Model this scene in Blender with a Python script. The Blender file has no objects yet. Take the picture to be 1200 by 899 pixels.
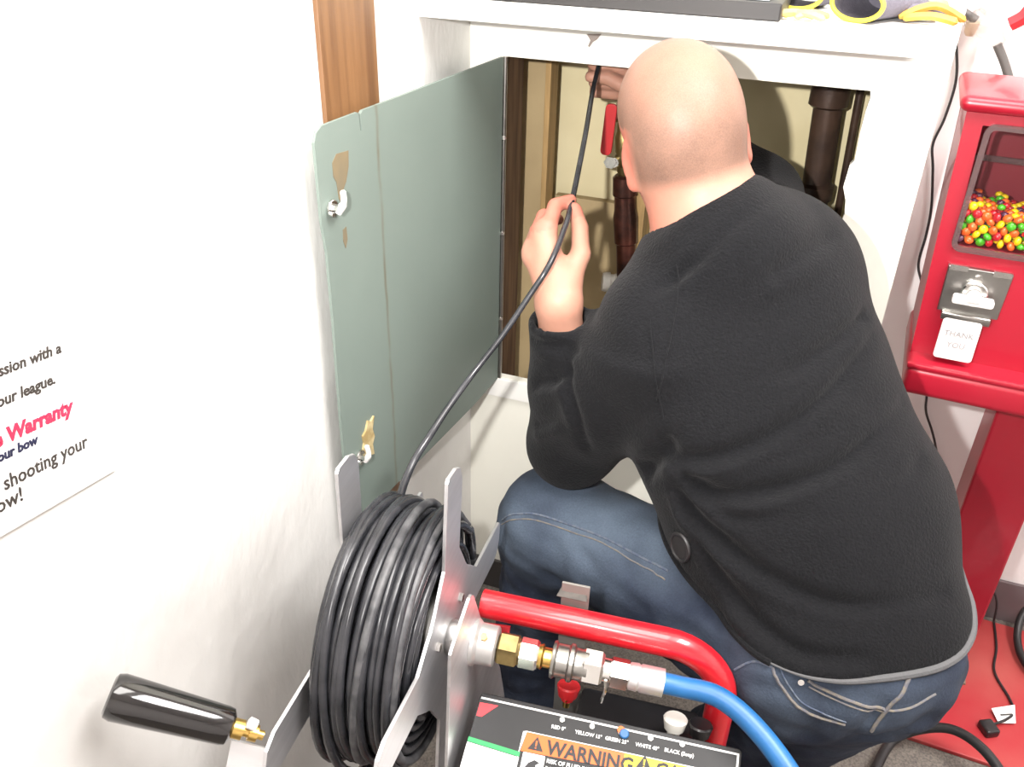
import bpy, bmesh, math, random
import numpy as np
from mathutils import Vector, Matrix, noise
from mathutils.bvhtree import BVHTree
random.seed(4)
C = bpy.context.scene.collection
PI = math.pi

# ------------------------------------------------------------------ camera, world, lights, exposure
cam_d = bpy.data.cameras.new('camera'); cam = bpy.data.objects.new('camera', cam_d); C.objects.link(cam)
YAW, PITCH, ROLL = .3441, .5363, .0274
cam_d.sensor_width = 36; cam_d.lens = 1017/1200*36; cam_d.clip_start = .02
F_ = Vector((-math.sin(YAW)*math.cos(PITCH), math.cos(YAW)*math.cos(PITCH), -math.sin(PITCH)))
R0 = Vector((math.cos(YAW), math.sin(YAW), 0)); U0 = R0.cross(F_)
R_ = math.cos(ROLL)*R0 + math.sin(ROLL)*U0; U_ = math.cos(ROLL)*U0 - math.sin(ROLL)*R0
M = Matrix((R_, U_, -F_)).transposed().to_4x4(); M.translation = (0, 0, 1.334)
cam.matrix_world = M
bpy.context.scene.camera = cam

w = bpy.data.worlds.new('room_ambience'); bpy.context.scene.world = w; w.use_nodes = True
w.node_tree.nodes['Background'].inputs[0].default_value = (.96, .97, 1.0, 1)
w.node_tree.nodes['Background'].inputs[1].default_value = .26

def lamp(name, kind, loc, energy, color, size=.1, target=None, sy=None):
    d = bpy.data.lights.new(name, kind); d.energy = energy; d.color = color
    o = bpy.data.objects.new(name, d); C.objects.link(o); o.location = loc
    if kind == 'AREA':
        d.size = size
        if sy: d.shape = 'RECTANGLE'; d.size_y = sy
    else: d.shadow_soft_size = size
    if target is not None:
        o.rotation_euler = (Vector(target)-Vector(loc)).to_track_quat('-Z', 'Y').to_euler()
    return o
fl_ = lamp('camera_flash', 'SPOT', (-.135, .0, 1.37), 66, (1.0, .975, .945), .012, (-.20, 1.0, 1.22))
fl_.data.spot_size = math.radians(104); fl_.data.spot_blend = 1.0
lamp('ceiling_light', 'AREA', (-.1, .35, 2.64), 20, (1.0, .97, .93), .6, (-.1, .35, 0), 1.2)
lamp('ceiling_light', 'AREA', (.85, .55, 2.64), 60, (1.0, .97, .95), .6, (.85, .55, 0), 1.2)
vs = bpy.context.scene.view_settings
vs.view_transform = 'Standard'; vs.look = 'None'; vs.gamma = 1; vs.use_curve_mapping = False
vs.exposure = .56

# ------------------------------------------------------------------ materials
def mat(name, col, rough=.5, metal=0, var=0, vscale=8, col2=None, bump=0, bscale=150, coat=0, stretch=None, alpha=None, trans=0, sheen=0, spec=.5, bdist=.002):
    m = bpy.data.materials.new(name); m.use_nodes = True; nt = m.node_tree; b = nt.nodes['Principled BSDF']
    b.inputs['Base Color'].default_value = (*col, 1); b.inputs['Roughness'].default_value = rough
    b.inputs['Metallic'].default_value = metal; b.inputs['Coat Weight'].default_value = coat
    b.inputs['Transmission Weight'].default_value = trans; b.inputs['Sheen Weight'].default_value = sheen
    b.inputs['Specular IOR Level'].default_value = spec
    if alpha is not None: b.inputs['Alpha'].default_value = alpha
    tc = nt.nodes.new('ShaderNodeTexCoord'); src = tc.outputs['Object']
    if stretch:
        mp = nt.nodes.new('ShaderNodeMapping'); mp.inputs['Scale'].default_value = stretch
        nt.links.new(src, mp.inputs[0]); src = mp.outputs[0]
    if var or col2:
        n = nt.nodes.new('ShaderNodeTexNoise'); n.inputs['Scale'].default_value = vscale; n.inputs['Detail'].default_value = 6
        nt.links.new(src, n.inputs['Vector'])
        r = nt.nodes.new('ShaderNodeValToRGB'); r.color_ramp.elements[0].position = .35; r.color_ramp.elements[1].position = .65
        c2 = col2 if col2 else tuple(c*(1-var) for c in col)
        r.color_ramp.elements[0].color = (*c2, 1); r.color_ramp.elements[1].color = (*col, 1)
        nt.links.new(n.outputs['Fac'], r.inputs[0]); nt.links.new(r.outputs[0], b.inputs['Base Color'])
    if bump:
        n2 = nt.nodes.new('ShaderNodeTexNoise'); n2.inputs['Scale'].default_value = bscale; n2.inputs['Detail'].default_value = 4
        nt.links.new(src, n2.inputs['Vector'])
        bp = nt.nodes.new('ShaderNodeBump'); bp.inputs['Strength'].default_value = bump; bp.inputs['Distance'].default_value = bdist
        nt.links.new(n2.outputs['Fac'], bp.inputs['Height']); nt.links.new(bp.outputs[0], b.inputs['Normal'])
    return m

M_wall = mat('white_wall_paint', (.74, .73, .705), .55, var=.03, vscale=3, bump=.8, bscale=20, bdist=.005, stretch=(1, 1, .5))
M_bulk = mat('cream_board_paint', (.86, .85, .765), .5, var=.03, vscale=4, bump=.15, bscale=40)
M_wall2 = mat('pale_pink_grey_paint', (.84, .81, .80), .6, var=.03, vscale=4, bump=.2, bscale=40)
M_shelf = mat('white_shelf_paint', (.87, .865, .83), .4)
M_base = mat('dark_vinyl_base', (.055, .05, .048), .5, var=.3)
M_base2 = mat('mauve_brown_vinyl_base', (.16, .125, .13), .55, var=.2)
M_carpet = mat('grey_brown_carpet', (.20, .175, .15), .95, col2=(.10, .088, .08), vscale=260, bump=.8, bscale=400)
M_wood = mat('stained_wood', (.215, .108, .045), .45, col2=(.125, .058, .024), vscale=9, stretch=(1, 6, .35), bump=.1)
M_jamb = mat('brown_raw_wood', (.16, .09, .045), .7, col2=(.07, .035, .018), vscale=14, stretch=(6, 6, .5))
M_stud = mat('orange_stud_edge', (.50, .32, .13), .7, var=.3, vscale=20, stretch=(4, 4, .5))
M_tan = mat('tan_board', (.46, .35, .19), .75, col2=(.34, .25, .13), vscale=5)
M_pale = mat('pale_yellow_plaster', (.78, .69, .44), .75, col2=(.66, .57, .34), vscale=5)
M_iron = mat('dark_cast_iron', (.085, .05, .035), .35, col2=(.035, .022, .018), vscale=16, metal=.3, bump=.3, bscale=60)
M_copper = mat('aged_copper', (.16, .055, .04), .3, metal=.7, col2=(.05, .025, .02), vscale=30)
M_brass = mat('brass', (.66, .45, .14), .28, metal=1)
M_brassdk = mat('aged_brass', (.40, .30, .13), .35, metal=.9, var=.5, vscale=40)
M_steel = mat('zinc_steel', (.74, .73, .70), .25, metal=1, var=.15, vscale=30)
M_dsteel = mat('dark_steel', (.40, .39, .37), .32, metal=1, var=.2, vscale=20)
M_alu = mat('brushed_aluminium', (.80, .80, .82), .48, metal=1, var=.08, vscale=8, stretch=(1, 1, 12), bump=.04)
M_aluedge = mat('bright_cut_edge', (.88, .88, .88), .35, metal=1)
M_redv = mat('red_valve_plastic', (.55, .02, .025), .4)
M_pvc = mat('white_plastic', (.80, .78, .72), .4)
M_redm = mat('red_vending_enamel', (.37, .009, .025), .34, coat=.3, var=.10, vscale=4)
M_redbar = mat('red_powder_coat', (.55, .010, .018), .28, coat=.5)
M_redplate = mat('worn_red_paint', (.36, .014, .022), .55, col2=(.42, .075, .065), vscale=4.5, bump=.12, bscale=40)
M_hose = mat('black_rubber_hose', (.017, .018, .021), .27, col2=(.034, .035, .040), vscale=30, bump=.08, bscale=120)
M_blue = mat('blue_hose', (.014, .12, .32), .4, var=.2, vscale=20, bump=.1, bscale=90)
M_black = mat('black_plastic', (.014, .013, .014), .28)
M_gloss = mat('gloss_black_grip', (.010, .009, .009), .12, coat=.6)
M_panel = mat('black_label_sheet', (.006, .006, .007), .55, var=.25, vscale=14)
M_white = mat('white_print', (.82, .82, .80), .5)
M_ink = mat('black_ink', (.02, .02, .022), .6)
M_inkg = mat('grey_brown_ink', (.05, .043, .038), .6)
M_inkb = mat('dark_blue_ink', (.02, .022, .06), .6)
M_inkr = mat('pink_red_ink', (.60, .035, .09), .6)
M_orange = mat('orange_label', (.74, .115, .006), .45)
M_yel = mat('yellow_label', (.85, .56, .01), .45)
M_green = mat('green_print', (.02, .30, .09), .5)
M_rtri = mat('red_print', (.65, .03, .04), .5)
M_greyp = mat('grey_plastic', (.30, .29, .29), .45, var=.06, vscale=6)
M_cord = mat('black_cord', (.018, .017, .018), .45)
M_gcord = mat('grey_cord', (.09, .085, .08), .5)
M_paper = mat('white_paper', (.88, .88, .87), .6)
M_glove = mat('grey_knit', (.13, .12, .15), .9, bump=.6, bscale=350, var=.2, vscale=60)
M_gyel = mat('yellow_trim', (.90, .74, .05), .6)
M_goldleaf = mat('tan_scrap', (.72, .52, .18), .6, var=.4, vscale=30)
M_foil = mat('torn_tan_paper', (.36, .26, .11), .45, col2=(.62, .52, .30), vscale=55, bump=.5, bscale=60)
M_dark = mat('dark_grey_tray', (.022, .020, .020), .5, var=.15)
M_print = mat('pale_blue_print', (.62, .66, .72), .4, col2=(.42, .47, .56), vscale=25)
M_cast = mat('grey_cast_metal', (.46, .45, .44), .4, metal=.6, var=.1, vscale=40)
M_clear = mat('clear_plastic', (.92, .90, .86), .12, trans=.9, alpha=.55)
M_scar = mat('grey_brown_scuff', (.24, .20, .18), .8)

def door_mat():
    m = mat('grey_green_door_paint', (.170, .212, .188), .55, var=.06, vscale=5, bump=.05, bscale=60)
    nt = m.node_tree; b = nt.nodes['Principled BSDF']; src = b.inputs['Base Color'].links[0].from_socket
    tc = nt.nodes.new('ShaderNodeTexCoord'); sp = nt.nodes.new('ShaderNodeSeparateXYZ'); nt.links.new(tc.outputs['Object'], sp.inputs[0])
    def mth(op, a, c=None):
        n = nt.nodes.new('ShaderNodeMath'); n.operation = op
        for i, v in enumerate((a, c)):
            if v is None: continue
            if isinstance(v, (int, float)): n.inputs[i].default_value = v
            else: nt.links.new(v, n.inputs[i])
        return n.outputs[0]
    # a thin rusty run that dried down the panel, at y = .93 .. .90 (object space = world minus hinge base)
    nz = nt.nodes.new('ShaderNodeTexNoise'); nz.inputs['Scale'].default_value = 14; nt.links.new(tc.outputs['Object'], nz.inputs['Vector'])
    wob = mth('MULTIPLY', mth('SUBTRACT', nz.outputs['Fac'], .5), .012)
    yy = mth('ADD', sp.outputs['Y'], wob)
    d = mth('ABSOLUTE', mth('ADD', yy, .363))
    run = mth('SUBTRACT', 1, mth('DIVIDE', d, .0045)); run = mth('MAXIMUM', run, 0)
    n3 = nt.nodes.new('ShaderNodeTexNoise'); n3.inputs['Scale'].default_value = 26; nt.links.new(tc.outputs['Object'], n3.inputs['Vector'])
    run = mth('MULTIPLY', run, mth('MULTIPLY', n3.outputs['Fac'], 1.1))
    mx = nt.nodes.new('ShaderNodeMixRGB'); mx.inputs[2].default_value = (.12, .10, .06, 1)
    nt.links.new(run, mx.inputs[0]); nt.links.new(src, mx.inputs[1]); nt.links.new(mx.outputs[0], b.inputs['Base Color'])
    return m
M_door = door_mat()

def skin_mat():
    m = bpy.data.materials.new('skin_with_stubble'); m.use_nodes = True; nt = m.node_tree; b = nt.nodes['Principled BSDF']
    b.inputs['Roughness'].default_value = .5; b.inputs['Specular IOR Level'].default_value = .3
    b.inputs['Subsurface Weight'].default_value = .12; b.inputs['Subsurface Radius'].default_value = (.010, .004, .002)
    at = nt.nodes.new('ShaderNodeAttribute'); at.attribute_name = 'scalp'
    ar = nt.nodes.new('ShaderNodeAttribute'); ar.attribute_name = 'flush'
    n = nt.nodes.new('ShaderNodeTexNoise'); n.inputs['Scale'].default_value = 60; n.inputs['Detail'].default_value = 5
    tc = nt.nodes.new('ShaderNodeTexCoord'); nt.links.new(tc.outputs['Object'], n.inputs['Vector'])
    a = nt.nodes.new('ShaderNodeMixRGB'); a.inputs[1].default_value = (.36, .180, .128, 1); a.inputs[2].default_value = (.42, .222, .158, 1)
    nt.links.new(n.outputs['Fac'], a.inputs[0])
    f = nt.nodes.new('ShaderNodeMixRGB'); f.inputs[2].default_value = (.47, .145, .105, 1); nt.links.new(ar.outputs['Fac'], f.inputs[0]); nt.links.new(a.outputs[0], f.inputs[1])
    n2 = nt.nodes.new('ShaderNodeTexNoise'); n2.inputs['Scale'].default_value = 700; nt.links.new(tc.outputs['Object'], n2.inputs['Vector'])
    st = nt.nodes.new('ShaderNodeMixRGB'); n4 = nt.nodes.new('ShaderNodeTexNoise'); n4.inputs['Scale'].default_value = 24; n4.inputs['Detail'].default_value = 6; nt.links.new(tc.outputs['Object'], n4.inputs['Vector'])
    m4_ = nt.nodes.new('ShaderNodeMath'); m4_.operation = 'MULTIPLY_ADD'; m4_.use_clamp = True; m4_.inputs[1].default_value = .9; nt.links.new(n4.outputs['Fac'], m4_.inputs[0])
    s4_ = nt.nodes.new('ShaderNodeMath'); s4_.operation = 'SUBTRACT'; nt.links.new(n2.outputs['Fac'], s4_.inputs[0]); s4_.inputs[1].default_value = .48; nt.links.new(s4_.outputs[0], m4_.inputs[2])
    st.inputs[1].default_value = (.275, .155, .112, 1); st.inputs[2].default_value = (.115, .070, .052, 1)
    nt.links.new(m4_.outputs[0], st.inputs[0])
    mx = nt.nodes.new('ShaderNodeMixRGB'); nt.links.new(at.outputs['Fac'], mx.inputs[0]); nt.links.new(f.outputs[0], mx.inputs[1]); nt.links.new(st.outputs[0], mx.inputs[2])
    nt.links.new(mx.outputs[0], b.inputs['Base Color'])
    bp = nt.nodes.new('ShaderNodeBump'); bp.inputs['Strength'].default_value = .12; bp.inputs['Distance'].default_value = .001
    nt.links.new(n2.outputs['Fac'], bp.inputs['Height']); nt.links.new(bp.outputs[0], b.inputs['Normal'])
    return m
M_skin = skin_mat()
M_fleece = mat('black_fleece', (.0052, .0054, .0066), .95, col2=(.0030, .0031, .0039), vscale=300, bump=.9, bscale=330, sheen=.04, spec=.2)
M_hem = mat('grey_hem_binding', (.085, .085, .088), .9, bump=.4, bscale=400)

def denim():
    m = bpy.data.materials.new('worn_blue_denim'); m.use_nodes = True; nt = m.node_tree; b = nt.nodes['Principled BSDF']
    b.inputs['Roughness'].default_value = .9
    tc = nt.nodes.new('ShaderNodeTexCoord')
    def nz(sc, det=5, st=None):
        n = nt.nodes.new('ShaderNodeTexNoise'); n.inputs['Scale'].default_value = sc; n.inputs['Detail'].default_value = det
        if st:
            mp = nt.nodes.new('ShaderNodeMapping'); mp.inputs['Scale'].default_value = st; nt.links.new(tc.outputs['Object'], mp.inputs[0]); nt.links.new(mp.outputs[0], n.inputs['Vector'])
        else: nt.links.new(tc.outputs['Object'], n.inputs['Vector'])
        return n.outputs['Fac']
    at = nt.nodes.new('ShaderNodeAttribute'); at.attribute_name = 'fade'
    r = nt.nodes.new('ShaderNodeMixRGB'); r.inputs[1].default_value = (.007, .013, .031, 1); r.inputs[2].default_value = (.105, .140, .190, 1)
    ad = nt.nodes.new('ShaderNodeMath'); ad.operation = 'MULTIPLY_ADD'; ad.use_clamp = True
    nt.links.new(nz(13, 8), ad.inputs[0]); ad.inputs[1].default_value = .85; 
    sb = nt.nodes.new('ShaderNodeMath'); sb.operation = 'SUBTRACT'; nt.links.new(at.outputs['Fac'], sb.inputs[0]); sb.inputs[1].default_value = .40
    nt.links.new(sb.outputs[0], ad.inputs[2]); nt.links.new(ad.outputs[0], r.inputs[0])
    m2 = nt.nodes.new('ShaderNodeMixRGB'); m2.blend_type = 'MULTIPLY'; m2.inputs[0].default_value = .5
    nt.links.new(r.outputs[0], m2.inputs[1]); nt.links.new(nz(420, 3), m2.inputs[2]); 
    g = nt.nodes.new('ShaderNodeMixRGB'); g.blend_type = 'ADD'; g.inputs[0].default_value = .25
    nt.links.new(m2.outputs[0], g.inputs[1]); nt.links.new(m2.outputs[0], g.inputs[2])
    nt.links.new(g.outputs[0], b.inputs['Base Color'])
    bp = nt.nodes.new('ShaderNodeBump'); bp.inputs['Strength'].default_value = .35; bp.inputs['Distance'].default_value = .002
    nt.links.new(nz(300, 3), bp.inputs['Height']); nt.links.new(bp.outputs[0], b.inputs['Normal'])
    return m
M_denim = denim()
M_seam = mat('faded_denim_seam', (.13, .15, .18), .9, col2=(.06, .08, .13), vscale=160, bump=.4, bscale=300)
M_thread = mat('tan_seam_thread', (.19, .165, .125), .9, col2=(.12, .12, .14), vscale=180)
M_hivory = mat('grey_white_cast', (.72, .70, .68), .45)

# ------------------------------------------------------------------ object helpers
def loc_of(p):
    v = Vector((0, 0, 0))
    while p is not None: v += p.location; p = p.parent
    return v
def link(name, me, m, parent=None):
    o = bpy.data.objects.new(name, me); C.objects.link(o)
    if m is not None:
        for mm in (m if isinstance(m, (list, tuple)) else [m]): me.materials.append(mm)
    if parent is not None: o.parent = parent
    return o
def obj(name, bm, m, parent=None, smooth=False, base=None, sharp=40):
    """one mesh object from a bmesh in world space; origin at its base (top level) or at its thing's origin (part)"""
    if base is None and parent is None:
        xs = [v.co for v in bm.verts]
        base = Vector((sum(v.x for v in xs)/len(xs), sum(v.y for v in xs)/len(xs), min(v.z for v in xs)))
    off = loc_of(parent) if parent is not None else Vector(base)
    bmesh.ops.translate(bm, verts=bm.verts, vec=-off)
    me = bpy.data.meshes.new(name); bm.to_mesh(me); bm.free()
    if smooth:
        me.polygons.foreach_set('use_smooth', [True]*len(me.polygons))
        if sharp < 180: me.set_sharp_from_angle(angle=math.radians(sharp))
    o = link(name, me, m, parent)
    if parent is None: o.location = off
    return o
def tag(o, label=None, cat=None, group=None, kind=None):
    if label: o['label'] = label
    if cat: o['category'] = cat
    if group: o['group'] = group
    if kind: o['kind'] = kind
    return o
def thing(name, label, cat, loc, group=None):
    o = bpy.data.objects.new(name, None); C.objects.link(o); o.location = loc; o.empty_display_size = .05
    return tag(o, label, cat, group)
def struct(name, bm, m, parent=None, smooth=False):
    o = obj(name, bm, m, parent, smooth); 
    if parent is None: o['kind'] = 'structure'
    return o
def B(): return bmesh.new()
def box(bm, lo, hi, bev=0, seg=2, rot=None, mi=0):
    lo, hi = Vector(lo), Vector(hi); c = (lo+hi)/2; s = hi-lo
    t = bmesh.new(); bmesh.ops.create_cube(t, size=1); bmesh.ops.scale(t, vec=s, verts=t.verts)
    if bev: bmesh.ops.bevel(t, geom=list(t.edges), offset=bev, segments=seg, affect='EDGES', profile=.5)
    m4 = Matrix.Translation(c)
    if rot is not None: m4 = m4 @ rot.to_4x4()
    bmesh.ops.transform(t, matrix=m4, verts=t.verts)
    merge(bm, t, mi)
def merge(bm, t, mi=0):
    me = bpy.data.meshes.new('tmp'); 
    for f in t.faces: f.material_index = mi
    t.to_mesh(me); t.free(); bm.from_mesh(me); bpy.data.meshes.remove(me)
def frame_of(d):
    d = Vector(d).normalized(); a = Vector((0, 0, 1)) if abs(d.z) < .9 else Vector((1, 0, 0))
    x = a.cross(d).normalized(); return x, d.cross(x), d
def lathe(bm, p0, p1, prof, seg=24, cap=True, rot=0):
    """revolve (t along p0->p1 in metres, radius) about the axis"""
    p0, p1 = Vector(p0), Vector(p1); x, y, d = frame_of(p1-p0); rings = []
    for t, r in prof:
        rings.append([bm.verts.new(p0+d*t+(x*math.cos(rot+2*PI*i/seg)+y*math.sin(rot+2*PI*i/seg))*r) for i in range(seg)])
    for a, b in zip(rings, rings[1:]):
        for i in range(seg): bm.faces.new((a[i], a[(i+1) % seg], b[(i+1) % seg], b[i]))
    if cap:
        bm.faces.new(rings[0][::-1]); bm.faces.new(rings[-1])
def cyl(bm, p0, p1, r0, r1=None, seg=20, bev=.0, rot=0):
    L = (Vector(p1)-Vector(p0)).length; r1 = r0 if r1 is None else r1
    prof = [(0, r0), (L, r1)] if not bev else [(0, r0-bev), (bev, r0), (L-bev, r1), (L, r1-bev)]
    lathe(bm, p0, p1, prof, seg, rot=rot)
def spline(pts, n=10, closed=False):
    P = [Vector(p) for p in pts]; out = []; N = len(P)
    for i in range(N if closed else N-1):
        if closed: a, b, c, d = P[i-1], P[i], P[(i+1) % N], P[(i+2) % N]
        else: a, b, c, d = P[max(i-1, 0)], P[i], P[i+1], P[min(i+2, N-1)]
        for k in range(n):
            t = k/n
            out.append(.5*((2*b)+(c-a)*t+(2*a-5*b+4*c-d)*t*t+(3*b-a-3*c+d)*t**3))
    if not closed: out.append(P[-1].copy())
    return out
def tube(bm, P, r, seg=10, cap=True, closed=False):
    P = [Vector(p) for p in P]; rings = []; N = len(P); x = None
    for i, p in enumerate(P):
        if closed: d = (P[(i+1) % N]-P[i-1])
        else: d = (P[min(i+1, N-1)]-P[max(i-1, 0)])
        d.normalize()
        if x is None: x = frame_of(d)[0]
        x = (x-d*x.dot(d)); x = x.normalized() if x.length > 1e-6 else frame_of(d)[0]
        y = d.cross(x); rr = r[i] if isinstance(r, (list, tuple)) else r
        rings.append([bm.verts.new(p+(x*math.cos(2*PI*k/seg)+y*math.sin(2*PI*k/seg))*rr) for k in range(seg)])
    for i in range(N if closed else N-1):
        a, b = rings[i], rings[(i+1) % N]
        for k in range(seg): bm.faces.new((a[k], a[(k+1) % seg], b[(k+1) % seg], b[k]))
    if cap and not closed:
        bm.faces.new(rings[0][::-1]); bm.faces.new(rings[-1])
def prism(bm, pts, o, ux, uy, th, bev=0, mi=0):
    """polygon (u,v) in the plane o+u*ux+v*uy, extruded th along ux x uy"""
    o, ux, uy = Vector(o), Vector(ux).normalized(), Vector(uy).normalized(); n = ux.cross(uy)
    t = bmesh.new()
    a = [t.verts.new(o+ux*u+uy*v) for u, v in pts]; b = [t.verts.new(o+ux*u+uy*v+n*th) for u, v in pts]
    N = len(pts); t.faces.new(a[::-1]); t.faces.new(b)
    for i in range(N): t.faces.new((a[i], a[(i+1) % N], b[(i+1) % N], b[i]))
    bmesh.ops.recalc_face_normals(t, faces=t.faces)
    if bev: bmesh.ops.bevel(t, geom=[e for e in t.edges], offset=bev, segments=2, affect='EDGES', profile=.5)
    merge(bm, t, mi)
def rrect(w, h, r, n=5, cx=0, cy=0):
    out = []
    for (sx, sy, a0) in ((1, 1, 0), (-1, 1, 90), (-1, -1, 180), (1, -1, 270)):
        for k in range(n+1):
            a = math.radians(a0+90*k/n); out.append((cx+sx*(w/2-r)+r*math.cos(a), cy+sy*(h/2-r)+r*math.sin(a)))
    return out
def text(name, body, o, ux, uy, size, m, parent, align='LEFT', bold=0, shear=0, sx=1, label=None, ext=.0003):
    cu = bpy.data.curves.new('lettering', 'FONT'); cu.body = body; cu.size = size; cu.align_x = align; cu.offset = bold; cu.shear = shear
    cu.extrude = ext; cu.resolution_u = 2
    to = bpy.data.objects.new('lettering', cu); C.objects.link(to)
    me = bpy.data.meshes.new_from_object(to.evaluated_get(bpy.context.evaluated_depsgraph_get()))
    bpy.data.objects.remove(to); bpy.data.curves.remove(cu)
    ux, uy = Vector(ux).normalized(), Vector(uy).normalized(); n = ux.cross(uy)
    m4 = Matrix((ux*sx, uy, n)).transposed().to_4x4(); m4.translation = Vector(o)-loc_of(parent)
    me.transform(m4); me.materials.clear()
    ob = link(name, me, m, parent)
    if label: ob['label'] = label
    return ob

# ------------------------------------------------------------------ implicit surfaces (for the figure)
f32 = np.float32
def rc(a, b, ra, rb, side=None, flat=1.0):
    a = np.array(a, f32); b = np.array(b, f32); ab = b-a; L2 = float(ab@ab)+1e-9
    if side is not None:
        ax = ab/np.sqrt(L2); s = np.array(side, f32); s = s-ax*(s@ax); s /= np.linalg.norm(s); dd = np.cross(ax, s).astype(f32)
    def f(p):
        q = p-a; t = np.clip(q@ab/L2, 0, 1); v = q-t[:, None]*ab
        if side is None: return np.sqrt((v*v).sum(1))-(ra+(rb-ra)*t)
        w = v@dd; extra = w*w*(1/flat**2-1)
        return (np.sqrt((v*v).sum(1)+extra)-(ra+(rb-ra)*t))*(flat*.5+.5)
    return f
def ell(c, r, ax=None):
    c = np.array(c, f32); r = np.array(r, f32); A = np.eye(3, dtype=f32) if ax is None else np.array(ax, f32)   # rows = axes
    def f(p):
        q = (p-c)@A.T; k0 = np.sqrt(((q/r)**2).sum(1)); k1 = np.sqrt(((q/(r*r))**2).sum(1))+1e-6
        return np.where(k0 < .2, k0*r.min()-r.min(), k0*(k0-1)/k1)
    return f
def half(c, n):
    c = np.array(c, f32); n = np.array(n, f32); n = n/np.linalg.norm(n)
    return lambda p: (p-c)@n
def smin(a, b, k):
    h = np.clip(.5+.5*(b-a)/k, 0, 1); return b+(a-b)*h-k*h*(1-h)
def combine(ops):
    def f(p):
        d = None
        for op, g, k in ops:
            e = g(p)
            if d is None: d = e
            elif op == 'u': d = smin(d, e, k)
            elif op == 's': d = -smin(-d, e, k)
            elif op == 'i': d = -smin(-d, -e, k)
        return d
    return f
def surface(f, lo, hi, h):
    """surface nets on a sparse set of blocks; returns verts, quads"""
    lo = np.array(lo, f32); Bk = 12
    nb = np.ceil((np.array(hi)-lo)/(h*Bk)).astype(int); n = nb*Bk
    bi = np.stack(np.meshgrid(*[np.arange(k) for k in nb], indexing='ij'), -1).reshape(-1, 3)
    cen = lo+(bi+.5)*Bk*h; dc = f(cen.astype(f32))
    V = np.ones(tuple(n), f32)
    act = np.abs(dc) < h*Bk*1.35
    for b in bi[~act & (dc < 0)]: V[tuple(slice(x*Bk, x*Bk+Bk) for x in b)] = -1
    g = np.stack(np.meshgrid(*[np.arange(Bk)]*3, indexing='ij'), -1).reshape(-1, 3)
    ab = bi[act]
    for s in range(0, len(ab), 60):
        ch = ab[s:s+60]; idx = (ch[:, None, :]*Bk+g[None]).reshape(-1, 3)
        V[idx[:, 0], idx[:, 1], idx[:, 2]] = f((lo+idx*h).astype(f32))
    S = V < 0
    cnt = sum(S[i:n[0]-1+i, j:n[1]-1+j, k:n[2]-1+k].astype(np.int8) for i in (0, 1) for j in (0, 1) for k in (0, 1))
    cells = np.argwhere((cnt > 0) & (cnt < 8)); I = np.full(tuple(n), -1, np.int32); I[tuple(cells.T)] = np.arange(len(cells))
    acc = np.zeros((len(cells), 3)); num = np.zeros(len(cells))
    cor = [(i, j, k) for i in (0, 1) for j in (0, 1) for k in (0, 1)]
    for a in cor:
        for ax in range(3):
            if a[ax]: continue
            b = list(a); b[ax] = 1
            va = V[tuple((cells+a).T)]; vb = V[tuple((cells+b).T)]; m = (va < 0) != (vb < 0)
            t = np.where(m, va/np.where(m, va-vb, 1), 0)
            pt = np.repeat(np.array(a, float)[None], len(cells), 0); pt[:, ax] = t
            acc += pt*m[:, None]; num += m
    verts = lo+(cells+acc/num[:, None])*h
    quads = []
    for ax in range(3):
        u, v = (ax+1) % 3, (ax+2) % 3
        sl0 = [slice(1, None)]*3; sl0[ax] = slice(0, n[ax]-1); sl1 = list(sl0); sl1[ax] = slice(1, n[ax])
        s0, s1 = S[tuple(sl0)], S[tuple(sl1)]; e = np.argwhere(s0 != s1); 
        if not len(e): continue
        inside = s0[tuple(e.T)]; off = np.ones(3, int); off[ax] = 0; e = e+off
        du = np.zeros(3, int); du[u] = 1; dv = np.zeros(3, int); dv[v] = 1
        q = np.stack([I[tuple((e-du-dv).T)], I[tuple((e-dv).T)], I[tuple(e.T)], I[tuple((e-du).T)]], 1)
        q[~inside] = q[~inside][:, ::-1]; quads.append(q)
    q = np.concatenate(quads); q = q[(q >= 0).all(1)]
    return verts, q
def relax(v, q, it=2, lam=.5):
    for _ in range(it):
        s = np.zeros_like(v); c = np.zeros(len(v))
        for i in range(4):
            for j in ((i+1) % 4, (i+3) % 4):
                np.add.at(s, q[:, i], v[q[:, j]]); np.add.at(c, q[:, i], 1)
        v = v+lam*(s/np.maximum(c, 1)[:, None]-v)
    return v
def normals(v, q):
    n = np.cross(v[q[:, 2]]-v[q[:, 0]], v[q[:, 3]]-v[q[:, 1]]); out = np.zeros_like(v)
    for i in range(4): np.add.at(out, q[:, i], n)
    return out/np.maximum(np.linalg.norm(out, axis=1), 1e-9)[:, None]
def seg_dist(v, P):
    """distance from verts to polyline and the 0..1 parameter along it"""
    P = np.array(P, float); best = np.full(len(v), 9.); par = np.zeros(len(v)); N = len(P)-1
    for i in range(N):
        a, b = P[i], P[i+1]; ab = b-a; t = np.clip((v-a)@ab/(ab@ab+1e-12), 0, 1)
        d = np.linalg.norm(v-a-t[:, None]*ab, axis=1); m = d < best; best[m] = d[m]; par[m] = (i+t[m])/N
    return best, par
def folds(v, q, lst):
    """cloth folds: (polyline, height, half width); negative height is a crease"""
    nn = normals(v, q); d = np.zeros(len(v))
    for P, hgt, wd in lst:
        P2 = [tuple(p) for p in spline(P, 4)]
        dist, t = seg_dist(v, P2); d += hgt*np.exp(-(dist/wd)**2)*np.clip(np.sin(PI*np.clip(t*.9+.05, 0, 1))*1.6, 0, 1)
    return v+nn*d[:, None]
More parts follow.
